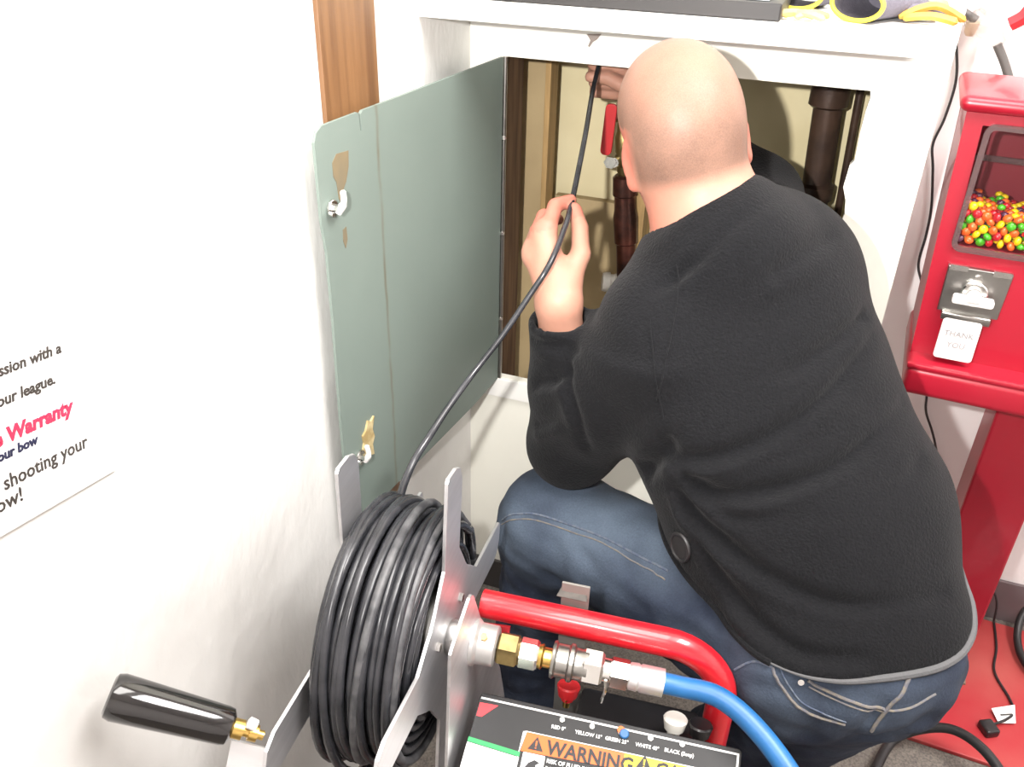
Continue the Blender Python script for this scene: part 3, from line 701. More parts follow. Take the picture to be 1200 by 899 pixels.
bm = B(); tube(bm, spline([(.214, 1.562, 1.150), (.229, 1.560, 1.162), (.236, 1.560, 1.178), (.240, 1.560, 1.200)], 6), [.010]*19, 4); obj('red_print', bm, M_rtri, t)
# black plug with a white tag on the floor
t = thing('tagged_plug', 'small black floor plug with a white paper tag on the red plate', 'plug', (.495, 1.30, .010))
bm = B(); box(bm, (.462, 1.262, .0095), (.488, 1.292, .026), .004, 3, Matrix.Rotation(.5, 3, 'Z')); obj('plug_body', bm, M_black, t, True)
bm = B(); tube(bm, spline([(.512, 1.574, .013), (.510, 1.50, .0125), (.500, 1.43, .0125), (.520, 1.37, .0125), (.523, 1.335, .016), (.505, 1.305, .022), (.482, 1.285, .022)], 8), .0024, 8); obj('lead', bm, M_cord, t, True)
bm = B(); prism(bm, [(-.020, -.016), (.010, -.018), (.022, .016), (-.022, .012)], (.508, 1.322, .0185), (.93, .36, .1), (-.35, .9, .25), .0008); tg = obj('paper_tag', bm, M_paper, t); tg['label'] = 'white paper tag'
bm = B(); prism(bm, rrect(.022, .003, .001), (.508, 1.320, .0196), (.93, .36, .1), (-.35, .9, .25), .0002); obj('print_line', bm, M_inkg, tg)
# grey canister and black hose in the lower right corner
t = thing('plastic_case', 'rounded grey plastic case with a black strap at the lower right corner', 'case', (.50, 1.10, 0))
bm = B(); box(bm, (.425, .90, .004), (.80, 1.172, .055), .022, 5, Matrix.Rotation(.26, 3, 'Z')); obj('case_shell', bm, M_greyp, t, True)
bm = B(); box(bm, (.381, 1.100, .004), (.403, 1.128, .060), .006, 3, Matrix.Rotation(.26, 3, 'Z')); obj('strap', bm, M_black, t, True)
bm = B(); cyl(bm, (.419, 1.110, .052), (.419, 1.107, .060), .008, seg=16); obj('snap_button', bm, M_steel, t, True)
bm = B(); tube(bm, spline([(.280, 1.10, .030), (.305, 1.165, .034), (.345, 1.195, .050), (.395, 1.195, .075), (.440, 1.160, .085), (.475, 1.10, .080), (.50, 1.0, .08)], 10), .0085, 12)
tag(obj('rubber_hose', bm, M_cord, None, True), 'thick black hose arching over the grey case on the floor', 'hose')
bm = B(); tube(bm, spline([(.580, 1.585, .090), (.552, 1.565, .060), (.545, 1.52, .030), (.556, 1.46, .024), (.60, 1.40, .024)], 8), .0075, 10)
tag(obj('power_cable', bm, M_cord, None, True), 'thick black cable curving down the baseboard at the right edge', 'cable')

# ------------------------------------------------------------------ the kneeling man
def A3(*a): return np.array(a, float)
hc = A3(-.168, 1.030, 1.076)
hy = A3(-.36, .92, -.13); hy /= np.linalg.norm(hy)               # face direction
hx = A3(.92, .33, .26); hx -= hy*(hx@hy); hx /= np.linalg.norm(hx)   # his right
hz = np.cross(hx, hy)
HA = np.stack([hx, hy, hz])
def hp(x, y, z): return hc+hx*x+hy*y+hz*z
C7 = A3(-.106, .990, .968)
LS, RS = A3(-.150, .925, .862), A3(-.036, 1.066, .895)
LE, LW = A3(-.256, .969, .645), A3(-.276, .933, .872)
RE, RW = A3(-.085, 1.265, .930), A3(-.275, 1.375, 1.030)
CH, MID, WA, PE = A3(-.056, 1.005, .890), A3(-.020, .955, .775), A3(.062, .900, .665), A3(.128, .835, .560)
LH, RH = A3(.060, .815, .545), A3(.160, .830, .555)
LK, LA = A3(-.268, .965, .500), A3(-.300, .955, .085)
RK, RA = A3(.030, .975, .092), A3(.390, .820, .085)
lat_u, lat_m, lat_h = A3(.70, .60, .30), A3(.86, .42, .26), A3(.97, .20, .12)

prs = [('u', ell(hp(0, -.006, .014), (.0625, .078, .080), HA), .02),
       ('u', ell(hp(0, -.006, .030), (.0635, .074, .062), HA), .03),
       ('u', ell(hp(0, -.050, .000), (.056, .046, .058), HA), .03),
       ('u', ell(hp(0, .028, -.045), (.058, .066, .062), HA), .03),
       ('u', ell(hp(0, .050, -.085), (.034, .040, .028), HA), .02),
       ('u', rc(hp(0, -.022, -.045), C7, .056, .066), .035),
       ('u', rc(hp(-.03, .088, .012), hp(.03, .088, .012), .011, .011), .012),
       ('u', rc(hp(0, .094, .008), hp(0, .110, -.030), .008, .012), .008),
       ('u', rc(hp(-.018, .088, -.062), hp(.018, .088, -.062), .009, .009), .008),
       ('s', ell(hp(-.031, .100, -.008), (.014, .012, .010), HA), .008), ('s', ell(hp(.031, .100, -.008), (.014, .012, .010), HA), .008),
       ('u', ell(hp(-.031, .083, -.008), (.012, .010, .009), HA), .003), ('u', ell(hp(.031, .083, -.008), (.012, .010, .009), HA), .003),
       ('s', rc(hp(-.02, .1, -.063), hp(.02, .1, -.063), .002, .002), .003)]
for s in (-1, 1):
    eo = hp(.073 if s > 0 else -.0675, .004 if s > 0 else -.024, -.028 if s > 0 else -.022); ea = np.stack([hx*.87-hy*s*.49, hy*.87+hx*s*.49, hz]) if False else HA
    ex = hx*math.cos(.45)-hy*math.sin(.45)*s; ex /= np.linalg.norm(ex); ey = np.cross(hz, ex); EA = np.stack([ex, ey, hz])
    prs += [('u', ell(eo, (.0065, .016, .0275), EA), .006),
            ('s', ell(eo+ex*s*.007, (.005, .011, .020), EA), .004),
            ('u', ell(eo-hz*.024+hy*.004, (.0065, .010, .010), EA), .004)]
prs += [('u', rc(PE, WA, .120, .115, lat_h, .62), .03), ('u', rc(WA, MID, .125, .125, lat_m, .62), .03), ('u', rc(MID, CH, .125, .12, lat_u, .62), .03),
        ('u', rc(LS, RS, .045, .045), .05), ('u', rc(CH, C7, .075, .060), .04),
        ('u', rc(LS, LE, .046, .038), .02), ('u', rc(LE, LW, .037, .027), .01), ('u', rc(RS, RE, .044, .036), .02), ('u', rc(RE, RW, .036, .026), .01),
        ('u', rc(LH, LK, .066, .050), .03), ('u', rc(LK, LA, .046, .034), .02), ('u', rc(RH, RK, .066, .050), .03), ('u', rc(RK, RA, .046, .034), .02)]
# left hand: pen grip on the hose, back of the hand to the room
Hd = dict(w=(-.276, .933, .877), iM=(-.307, .972, .953), mM=(-.320, .974, .944), rM=(-.326, .972, .929), pM=(-.325, .966, .912), iP=(-.311, 1.012, .968), iT=(-.298, 1.036, .970),
          mP=(-.327, 1.017, .950), mT=(-.315, 1.040, .940), rP=(-.335, 1.012, .931), rT=(-.318, 1.026, .921), pP=(-.331, 1.000, .912), pT=(-.313, 1.006, .904), tC=(-.272, .950, .897), tM=(-.264, .976, .924), tI=(-.274, 1.001, .948), tT=(-.288, 1.022, .964))
Hd = {k: A3(*v) for k, v in Hd.items()}
bk = A3(.05, -.045, .02)
prs += [('u', rc(LW, Hd['w'], .027, .026), .01),
        ('u', rc(Hd['w'], (Hd['iM']+Hd['mM'])/2, .024, .0145), .012), ('u', rc(Hd['w'], (Hd['rM']+Hd['pM'])/2, .023, .0135), .012),
        ('u', rc(Hd['iM'], Hd['pM'], .0115, .0105), .008), ('u', rc(Hd['w'], Hd['tC'], .021, .018), .01), ('u', rc(Hd['tC'], Hd['tM'], .0175, .0125), .008)]
for a, b, c, r in (('iM', 'iP', 'iT', .0098), ('mM', 'mP', 'mT', .0100), ('rM', 'rP', 'rT', .0094), ('pM', 'pP', 'pT', .0084), ('tM', 'tI', 'tT', .0108)):
    prs += [('u', rc(Hd[a], Hd[b], r*1.12, r), .004), ('u', rc(Hd[b], Hd[c], r, r*.82), .0025)]
# right hand, deep in the hatch, closed round the hose
rw = RW; kn = A3(-.335, 1.392, 1.062)
prs += [('u', rc(rw, kn, .025, .021), .01)]
for k in range(4):
    o = A3(.0, .010, -.018)*k+A3(-.004, -.018, .014); m0 = kn+o*.9; m1 = m0+A3(-.033, -.008, .002); m2 = m1+A3(-.006, .030, -.006); m3 = m2+A3(.020, .010, -.002)
    prs += [('u', rc(m0, m1, .010, .0093), .004), ('u', rc(m1, m2, .0093, .0085), .002), ('u', rc(m2, m3, .0085, .0072), .002)]
prs += [('u', rc(rw+A3(-.02, -.015, .01), kn+A3(-.01, -.030, -.004), .013, .011), .006), ('u', rc(kn+A3(-.01, -.030, -.004), kn+A3(-.036, -.036, -.004), .011, .009), .003)]
fb = combine(prs)
v, q = surface(fb, (-.42, .65, .02), (.46, 1.47, 1.23), .0040)
# the head and the hand again at a finer grain would show as a seam, so the whole skin is one grid, relaxed once
v = relax(v, q, 1, .3)
hl = (v-hc)@HA.T
hair_z = -.042+.10*np.clip(hl[:, 1]+.03, 0, .09)*0
edge = hl[:, 2]-(-.052+np.where(hl[:, 1] > .0, (hl[:, 1])*1.1, 0))
scalp = np.clip(edge/.016, 0, 1)*(hl[:, 2] > -.09)*(np.abs(hl[:, 0]) < .070)*np.clip((.075-hl[:, 1]+hl[:, 2]*.2)/.03, 0, 1)
scalp *= .72+.28*np.clip((.075-hl[:, 2])/.07, 0, 1)              # thinning towards the crown
ear = np.clip((np.abs(hl[:, 0])-.0625)/.006, 0, 1)*(np.abs(hl[:, 2]+.03) < .05)
scalp *= 1-ear
knu = np.zeros(len(v))
for k in ('iP', 'mP', 'rP', 'pP', 'tI', 'iT', 'mT', 'tT', 'iM', 'mM'): knu = np.maximum(knu, np.exp(-(np.linalg.norm(v-Hd[k], axis=1)/.012)**2)*.55)
flush = np.maximum(np.maximum(ear*.75, knu), .45*np.exp(-((hl[:, 2]+.09)/.03)**2)*(np.abs(hl[:, 0]) < .08))
person = mesh_obj('person', v, q, M_skin, None, dict(scalp=scalp, flush=flush))
tag(person, 'kneeling man with a shaved head in black fleece and blue jeans, reaching into the hatch', 'person')
# fleece
rimC = A3(-.114, .992, .975); rimN = A3(-.76, .42, .50); rimN /= np.linalg.norm(rimN)
hemP = A3(.136, .724, .594); hemN = A3(-.01, -.20, 1.0)
PE2 = PE+(PE-WA)*.55-A3(.006, 0, 0)
tors = [('u', rc(PE2, WA, .134, .156, lat_h, .74), .03), ('u', rc(WA, MID, .160, .160, lat_m, .68), .04), ('u', rc(MID, CH, .160, .140, lat_u, .70), .04),
        ('u', ell(PE+A3(0, .010, -.005), (.142, .112, .126)), .03), ('u', ell(A3(.066, .790, .535), (.104, .099, .100)), .03), ('u', ell(A3(.116, .806, .550), (.078, .094, .094)), .03),
        ('i', half(hemP, -hemN), .012)]
fl_ops = tors + [('u', rc(LS, RS, .072, .072), .06), ('u', rc(CH, C7, .105, .066), .05),
      ]
arm = combine([('u', rc(LS, (LS+LE)/2, .084, .076), .05), ('u', rc((LS+LE)/2, LE, .076, .060), .03), ('u', rc(LE, LE+(LW-LE)*.45, .054, .047), .03), ('u', rc(LE+(LW-LE)*.45, LE+(LW-LE)*.93, .047, .040), .02),
      ('i', half(LE+(LW-LE)*.93, LW-LE), .008), ('s', rc(LE+(LW-LE)*.86, LE+(LW-LE)*1.15, .031, .033), .006)])
fl_ops += [('u', arm, .022), ('u', rc(RS, RE, .074, .060), .05), ('u', rc(RE, RE+(RW-RE)*.85, .056, .042), .03)]
col = combine([('u', rc(C7-rimN*.03, rimC+rimN*.03, .080, .066), .01), ('i', half(rimC, rimN), .012)])
fl_ops += [('u', col, .030), ('s', rc(rimC-rimN*.035, rimC+rimN*.15, .058, .060), .008)]
v, q = surface(combine(fl_ops), (-.40, .62, .48), (.36, 1.46, 1.12), .0055)
v = relax(v, q, 2, .5)
FOLDS = []
for P_, h_, w_, rg in (
    ([(-.109, .828, .758), (-.06, .819, .773), (-.007, .834, .8), (.05, .879, .843), (.087, .967, .882)], -.011, .0095, .008),
    ([(-.102, .823, .755), (-.042, .809, .736), (.025, .815, .76), (.085, .853, .79), (.131, .951, .814)], -.013, .0095, .010),
    ([(-.080, .815, .735), (-.023, .802, .718), (.05, .811, .728), (.114, .839, .742), (.164, .904, .778)], -.010, .009, .008),
    ([(-.095, .820, .735), (-.068, .809, .709), (-.012, .785, .683), (.064, .77, .662), (.125, .773, .661), (.213, .821, .666)], -.013, .0095, .011),
    ([(-.085, .815, .715), (-.038, .778, .664), (.02, .75, .627), (.081, .727, .616), (.146, .738, .624)], -.011, .009, .008),
    ([(.001, .875, .862), (.059, .942, .896), (.078, .991, .904)], -.010, .0095, .008),
    ([(.03, 1.026, .983), (-.006, .943, .977), (-.035, .909, .956)], -.006, .012, .006),
    ([(-.310, .915, .825), (-.293, .903, .830), (-.23, .889, .838)], -.006, .007, .005),
    ([(-.300, .905, .760), (-.285, .899, .776), (-.248, .889, .798), (-.245, .896, .825)], -.008, .008, .006),
    ([(-.249, .899, .815), (-.225, .865, .755), (-.211, .882, .699)], -.008, .009, .005),
    ([(-.29, .92, .70), (-.27, .90, .72), (-.24, .885, .75)], -.006, .009, .005),
    ([(-.100, .834, .784), (-.121, .831, .741), (-.140, .850, .705)], -.020, .013, .004),
    ([(-.048, .975, 1.020), (-.075, .930, 1.010), (-.110, .903, .972), (-.150, .890, .930)], -.010, .008, .004)):
    FOLDS.append((P_, h_, w_)); FOLDS.append(([(x-.003, y-.003, z-.018) for x, y, z in P_], rg, w_*.85))
v = folds(v, q, FOLDS)
nn = normals(v, q)
lump = np.array([noise.noise(Vector(p*9.0))*.0035+noise.noise(Vector(p*22.0+5))*.0012 for p in v])
v = v+nn*lump[:, None]
fleece = mesh_obj('fleece_jacket', v, q, M_fleece, person); fleece['label'] = 'black fleece jacket with a stand-up collar'
# grey binding along the hem
hd_ = (v-hemP)@hemN/np.linalg.norm(hemN)
ring = v[(np.abs(hd_-.006) < .008) & (v[:, 2] < .80) & (v[:, 0] > -.16)]
cen = ring.mean(0); e_a = lat_h/np.linalg.norm(lat_h); e_b = np.cross(hemN/np.linalg.norm(hemN), e_a)
ang = np.arctan2((ring-cen)@e_b, (ring-cen)@e_a); bins = []
for k in range(48):
    a0 = -PI+2*PI*k/48; m = (ang >= a0) & (ang < a0+2*PI/48)
    if m.sum():
        s = ring[m]; rr_ = np.linalg.norm(s-cen, axis=1); s = s[rr_ > rr_.max()-.006]; bins.append(s.mean(0)+(s.mean(0)-cen)*.010)
if len(bins) > 8:
    bm = B(); lp = spline(bins, 3, True); gi = [i for i, p in enumerate(lp) if p.x > .045 or p.y > .92]
    k0 = next(i for i in range(len(lp)) if (i in set(gi)) and (i-1) % len(lp) not in set(gi)); ga = []; k = k0
    while k % len(lp) in set(gi) and len(ga) < len(lp): ga.append(lp[k % len(lp)]); k += 1
    bl = []
    while k % len(lp) != k0: bl.append(lp[k % len(lp)]); k += 1
    tube(bm, ga, [.0012]*2+[.0012+.0036*min(1, i/16) for i in range(len(ga)-2)], 8); obj('hem_band', bm, M_hem, fleece, True)['label'] = 'grey hem binding'
    bm = B(); tube(bm, [ga[-1]]+bl+[ga[0]], .0042, 8); obj('hem_fold', bm, M_fleece, fleece, True)
def snap_curve(bvh, pts, lift, n=6):
    out = []
    for p in spline(pts, n):
        r = bvh.find_nearest(p)
        out.append(r[0]+r[1]*lift if r[0] is not None else p)
    return out
bv_f = BVHTree.FromPolygons([tuple(p) for p in v], [tuple(int(i) for i in f) for f in q])
for P_ in ([(-.135, .905, .960), (-.127, .891, .936), (-.124, .857, .889), (-.127, .841, .82)], [(-.150, .870, .905), (-.135, .842, .860), (-.118, .832, .800)]):
    bm = B(); tube(bm, snap_curve(bv_f, P_, .0002), .0011, 6); obj('seam', bm, M_fleece, fleece, True)
tg_ = Vector((-.073, .800, .655)); r_ = bv_f.find_nearest(tg_); c = r_[0]+r_[1]*.004; bm = B()
x_, y_, d_ = frame_of(r_[1]); rg_ = [c+x_*.0150*math.cos(2*PI*k/28)+y_*.0175*math.sin(2*PI*k/28) for k in range(28)]; tube(bm, rg_, .0026, 8, closed=True)
cyl(bm, c-r_[1]*.003, c+r_[1]*.001, .014, seg=24); obj('cord_lock', bm, M_cord, fleece, True)['label'] = 'round black cord lock at the hem'

# jeans
jn = [('u', ell(PE+A3(0, .010, -.005), (.122, .090, .105), np.stack([lat_h/np.linalg.norm(lat_h), np.cross(A3(-.1, .35, .93)/np.linalg.norm(A3(-.1, .35, .93)), lat_h/np.linalg.norm(lat_h)), A3(-.1, .35, .93)/np.linalg.norm(A3(-.1, .35, .93))])), .03),
      ('u', ell(A3(.066, .790, .535), (.082, .076, .078)), .03), ('u', ell(A3(.124, .806, .552), (.066, .072, .074)), .03),
      ('u', rc(LH, LK, .096, .077), .05), ('u', ell(LK+A3(-.004, -.01, .004), (.074, .076, .074)), .03), ('u', rc(LK, LA, .077, .064), .035), ('u', rc(LA+(LK-LA)*.2, LA-A3(0, 0, .02), .058, .062), .02),
      ('u', rc(RH, RK, .094, .076), .05), ('u', rc(RK, RA, .074, .056), .04)]
v, q = surface(combine(jn), (-.42, .62, .008), (.47, 1.13, .72), .0065)
v = relax(v, q, 2, .5)
JF = []
for P_, h_, w_ in (
    ([(-.335, .905, .52), (-.30, .889, .50), (-.25, .872, .49), (-.20, .868, .48)], -.008, .012), ([(-.33, .91, .47), (-.29, .90, .44), (-.24, .895, .42)], -.008, .012), ([(-.335, .91, .40), (-.30, .899, .39), (-.25, .90, .36)], .007, .012),
    ([(-.33, .92, .34), (-.304, .899, .329), (-.245, .906, .336)], -.007, .012), ([(-.20, .873, .53), (-.15, .845, .52), (-.10, .81, .50)], -.008, .013), ([(-.17, .86, .56), (-.119, .82, .555), (-.06, .80, .545)], .005, .012),
    ([(0.016, .723, .55), (.06, .72, .52), (.12, .72, .51)], -.007, .012), ([(.15, .74, .50), (.20, .75, .52), (.23, .77, .55)], -.007, .012), ([(.03, .73, .50), (.09, .73, .48), (.15, .74, .47)], .006, .012), ([(.171, .73, .57), (.150, .735, .52), (.125, .76, .47)], -.010, .010)):
    JF.append((P_, h_, w_))
v = folds(v, q, JF)
hd2 = (v-hemP)@hemN/np.linalg.norm(hemN); v = v-normals(v, q)*(.016*np.clip((hd2-.002)/.02, 0, 1)*(v[:, 2] > .5)*np.clip((v[:, 0]+.10)/.05, 0, 1))[:, None]
nn = normals(v, q); lump = np.array([noise.noise(Vector(p*14.0))*.0025+noise.noise(Vector((p[0]*26, p[1]*26, p[2]*46))+Vector((3, 3, 3)))*.0042 for p in v]); v = v+nn*lump[:, None]
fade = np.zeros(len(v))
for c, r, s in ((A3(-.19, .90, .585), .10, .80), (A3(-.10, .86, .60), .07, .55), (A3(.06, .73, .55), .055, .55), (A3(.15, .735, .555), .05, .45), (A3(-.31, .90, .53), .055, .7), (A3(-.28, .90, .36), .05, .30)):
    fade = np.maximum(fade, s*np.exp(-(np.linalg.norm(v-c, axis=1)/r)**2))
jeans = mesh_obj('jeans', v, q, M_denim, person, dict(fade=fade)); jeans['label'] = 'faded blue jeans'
bv_j = BVHTree.FromPolygons([tuple(p) for p in v], [tuple(int(i) for i in f) for f in q])
for P_, r_, m_ in (
    ([(-.335, .915, .525), (-.31, .903, .553), (-.268, .897, .567), (-.187, .873, .578), (-.120, .840, .588), (-.081, .819, .595)], .0016, M_seam),
    ([(-.335, .912, .519), (-.31, .899, .546), (-.268, .892, .560), (-.187, .868, .571), (-.120, .836, .581), (-.081, .815, .588)], .0010, M_thread),
    ([(.053, .721, .589), (.066, .714, .575), (.082, .711, .559), (.108, .715, .545), (.139, .718, .54)], .0018, M_thread), ([(.060, .721, .592), (.073, .714, .578), (.089, .711, .562), (.112, .715, .551), (.139, .718, .545)], .0010, M_seam),
    ([(.090, .722, .586), (.108, .723, .579), (.145, .722, .572), (.175, .725, .565)], .0018, M_thread), ([(.092, .722, .580), (.110, .723, .573), (.146, .722, .566), (.175, .725, .560)], .0010, M_thread),
    ([(.197, .755, .618), (.191, .747, .608), (.187, .734, .589), (.175, .725, .563), (.168, .73, .53)], .0022, M_thread),
    ([(.175, .725, .565), (.206, .737, .571), (.225, .758, .578)], .0014, M_thread), ([(.016, .723, .568), (.034, .724, .588), (.053, .721, .589)], .0014, M_seam)):
    bm = B(); tube(bm, snap_curve(bv_j, P_, .0006), r_, 6); obj('seam', bm, m_, jeans, True)
bm = B(); q_ = bv_j.find_nearest(Vector((.083, .721, .584))); cyl(bm, q_[0], q_[0]+q_[1]*.0025, .0035, seg=10); obj('rivet', bm, M_steel, jeans)
# shoes
for nm, an, dr in (('shoe', LA, A3(-.05, 1, 0)), ('shoe', RA, A3(.5, .1, -.15))):
    dr = dr/np.linalg.norm(dr)
    if nm == 'shoe' and an is LA:
        ops = [('u', rc((an[0], an[1]-.05, .045), (an[0]-.012, an[1]+.16, .034), .043, .038), .03), ('u', rc((an[0], an[1]-.02, .05), (an[0], an[1], .10), .045, .044), .03), ('i', half((0, 0, .002), (0, 0, -1)), .004)]
    else:
        ops = [('u', rc((.38, .81, .075), (.44, .775, .070), .045, .042), .03), ('u', rc((.44, .775, .070), (.475, .755, .040), .042, .034), .03), ('i', half((0, 0, .002), (0, 0, -1)), .004)]
    c = np.array([an[0], an[1], .06]); vv, qq = surface(combine(ops), c-A3(.2, .2, .08), c+A3(.25, .3, .14), .007); vv = relax(vv, qq, 2)
    s = mesh_obj('shoe', vv, qq, M_black, person)
    s['label'] = 'black shoe'

# ------------------------------------------------------------------ the drain-jetting cart with its hose reel
O = Vector((-.279, .621, .602)); az = math.radians(5.6)
e1 = Vector((math.cos(az), math.sin(az), 0)); e2 = Vector((-e1.y, e1.x, 0)); ez = Vector((0, 0, 1))
def cp(s, a, z): return O+e1*s+e2*a+ez*z
cart = thing('drain_jetting_cart', 'drain-jetting cart with aluminium hose reel, red tube frame and black label panel', 'machine', cp(.14, .05, -O.z))
ax1 = (e1*.221+e2*.012-ez*.012).normalized()                   # the swivel line sags a little
def sw(s): return O+ax1*s
# reel flanges: flat four-armed crosses
def cross(R, wd, hub, rot):
    pts = []; fil = .018
    for k in range(4):
        a = rot+k*PI/2; d = (math.cos(a), math.sin(a)); n = (-d[1], d[0])
        def P(r, t): return (d[0]*r+n[0]*t, d[1]*r+n[1]*t)
        pts += [P(hub+.012, -wd), P(R-.022, -wd), P(R-.006, -wd+.008), P(R, -wd+.022), P(R, wd-.004), P(R-.004, wd), P(hub+.012, wd)]
        for a2, f2 in ((a+PI*.17, .98), (a+PI*.21, .93), (a+PI*.25, .915), (a+PI*.29, .93), (a+PI*.33, .98)): pts.append((math.cos(a2)*hub*f2, math.sin(a2)*hub*f2))
    return pts
fr = None
bm = B(); prism(bm, cross(.208, .0245, .088, math.radians(-8)), cp(-.013, .002, 0), e2, ez, .004, .0006)
flr = obj('reel_flange', bm, M_alu, cart); flr['label'] = 'polished four-armed plate facing the cart'
bm = B(); prism(bm, cross(.212, .0245, .080, math.radians(-2)), cp(-.122, .004, 0), e2, ez, .004, .0006)
fll = obj('reel_flange', bm, M_alu, cart); fll['label'] = 'polished four-armed plate at the crank end'
for k in range(3):
    a = 2*PI*k/3+.5; bm = B(); c = cp(-.009, .045*math.cos(a), .045*math.sin(a)); cyl(bm, c, c+e1*.004, .005, seg=6); obj('bolt', bm, M_steel, flr)
bm = B(); cyl(bm, cp(-.118, 0, 0), cp(-.013, 0, 0), .068, seg=32); obj('reel_drum', bm, M_dsteel, cart, True)
# crank: tab bent off the near arm of the outer flange, brass bolt and black grip
cc = cp(-.122, -.200, .020)
bm = B(); prism(bm, [(0, -.013), (.040, -.013), (.040, .013), (0, .013)], cp(-.122, -.200, .004), -e1, e2*.6+ez*.8, .004, .0006); tb = obj('crank_tab', bm, M_alu, cart)
g0 = cp(-.152, -.200, .034); g1 = cp(-.262, -.222, .080)
g0 = cp(-.158, -.192, .033); gd = (cp(-.262, -.226, .086)-g0).normalized()
bm = B(); lathe(bm, g0-gd*.030, g0, [(0, .0045), (.006, .0045), (.006, .008), (.014, .008), (.014, .0055), (.020, .0055), (.020, .0095), (.030, .0095)], 14); obj('crank_bolt', bm, M_brass, cart, True)
bm = B(); cyl(bm, g0-gd*.024+ez*.012, g0-gd*.018+ez*.014, .0055, seg=12); obj('pin_cap', bm, M_white, cart, True)
bm = B(); lathe(bm, g0, g0+gd*.114, [(0, .012), (.003, .0165), (.008, .0175), (.02, .0180), (.085, .0205), (.106, .0212), (.112, .0195), (.114, .016)], 32); obj('crank_grip', bm, M_gloss, cart, True)['label'] = 'glossy black tapered grip'
# shaft bearing and upright support plate
bm = B(); prism(bm, [(-.076, .060), (-.070, .064), (-.014, .078), (-.006, .076), (.000, .070), (.048, -.036), (.118, -.17), (.16, -.30), (.16, -.44), (-.105, -.44), (-.094, -.09)], cp(.016, 0, 0), e2, ez, .0035, .0005)
obj('support_plate', bm, M_alu, cart)['label'] = 'polished upright plate that carries the reel shaft'
bm = B(); lathe(bm, sw(-.010), sw(.016), [(0, .018), (.004, .021), (.012, .021), (.013, .0175), (.026, .0175)], 28); obj('shaft_collar', bm, M_steel, cart, True)
bm = B(); lathe(bm, sw(.018), sw(.046), [(0, .026), (.004, .026), (.008, .0225), (.026, .0225), (.028, .020)], 30); brg = obj('bearing', bm, M_cast, cart, True); brg['label'] = 'grey cast bearing with a set screw'
c = sw(.034)+ez*.0205-e2*.010; bm = B(); cyl(bm, c, c+(ez*.9-e2*.45)*.006, .0042, seg=6); obj('set_screw', bm, M_brass, brg)
# swivel and couplings, left to right
def piece(nm, a, b, prof, m, seg=6, lab=None, rot=.3):
    bm = B(); lathe(bm, sw(a), sw(b), prof, seg, rot=rot); o = obj(nm, bm, m, cart, seg > 8)
    if lab: o['label'] = lab
piece('coupling_nut', .047, .070, [(0, .016), (.002, .0185), (.021, .0185), (.023, .016)], M_brassdk, 6, 'brass hexagon nut')
piece('coupling_nut', .070, .092, [(0, .014), (.002, .0165), (.019, .0165), (.022, .014)], M_steel, 6, 'steel hexagon nut', .6)
piece('nipple', .092, .108, [(0, .0125), (.004, .014), (.006, .011), (.016, .011)], M_brass, 20, 'short brass nipple')
piece('quick_coupler', .106, .146, [(0, .014), (.001, .0195), (.004, .0205), (.006, .0180), (.018, .0180), (.020, .0205), (.024, .0205), (.026, .0170), (.034, .0170), (.036, .0180), (.040, .0180)], M_dsteel, 30, 'ribbed quick coupler sleeve')
piece('coupling_nut', .140, .163, [(0, .017), (.002, .0200), (.020, .0200), (.023, .017)], M_steel, 6, 'large steel hexagon nut', .1)
piece('hose_nipple', .163, .178, [(0, .0135), (.015, .0135)], M_steel, 20)
piece('coupling_nut', .170, .192, [(0, .0145), (.002, .0165), (.020, .0165), (.022, .0145)], M_steel, 6, 'steel hose end nut', .5)
# the red tube frame
tx, ta_, tz_, tr_ = .294, .060, -.001, .070
pb = [cp(.012, ta_, tz_), cp(.10, ta_, tz_), cp(.17, ta_, tz_), cp(tx-tr_, ta_, tz_)]
pb += [cp(tx-tr_+tr_*math.sin(t), ta_, tz_-tr_+tr_*math.cos(t)) for t in [PI/2*k/10 for k in range(1, 11)]] + [cp(tx, ta_, -.20), cp(tx, ta_, -.52)]
bm = B(); tube(bm, pb, .0164, 20); obj('frame_tube', bm, M_redbar, cart, True)['label'] = 'red tubular handle frame'
bm = B(); prism(bm, [(.012, -.054), (.046, -.050), (.048, -.026), (.012, -.030)], cp(.0, .053, .006), e1, ez, .003, .0004); obj('red_tab', bm, M_rtri, cart)
# steel strap that hangs from the frame behind the couplings, nozzle holder on it
bm = B(); box(bm, Vector((-.016, -.002, -.36)), Vector((.016, .001, .018)), .0005); bmesh.ops.transform(bm, matrix=Matrix.Translation(cp(.116, .080, .020)) @ Matrix.Rotation(az, 4, 'Z'), verts=bm.verts); M_gst = mat('dull_grey_strap', (.20, .19, .175), .5, metal=.2); stp = obj('strap', bm, M_gst, cart)
bm = B(); prism(bm, [(-.018, 0), (.018, 0), (.015, .012), (-.013, .014)], cp(.113, .076, .018), e1, ez*.8+e2*.6, .003, .0005); obj('strap_tab', bm, mat('dark_buckle', (.08, .07, .06), .35, col2=(.03, .028, .026), vscale=60), stp)
bm = B(); tube(bm, spline([sw(.168)-e2*.014, sw(.169)-e2*.017-ez*.012, sw(.167)-e2*.015-ez*.024, sw(.166)-e2*.014-ez*.034], 5), .0018, 6); obj('pull_chain', bm, M_steel, cart, True)
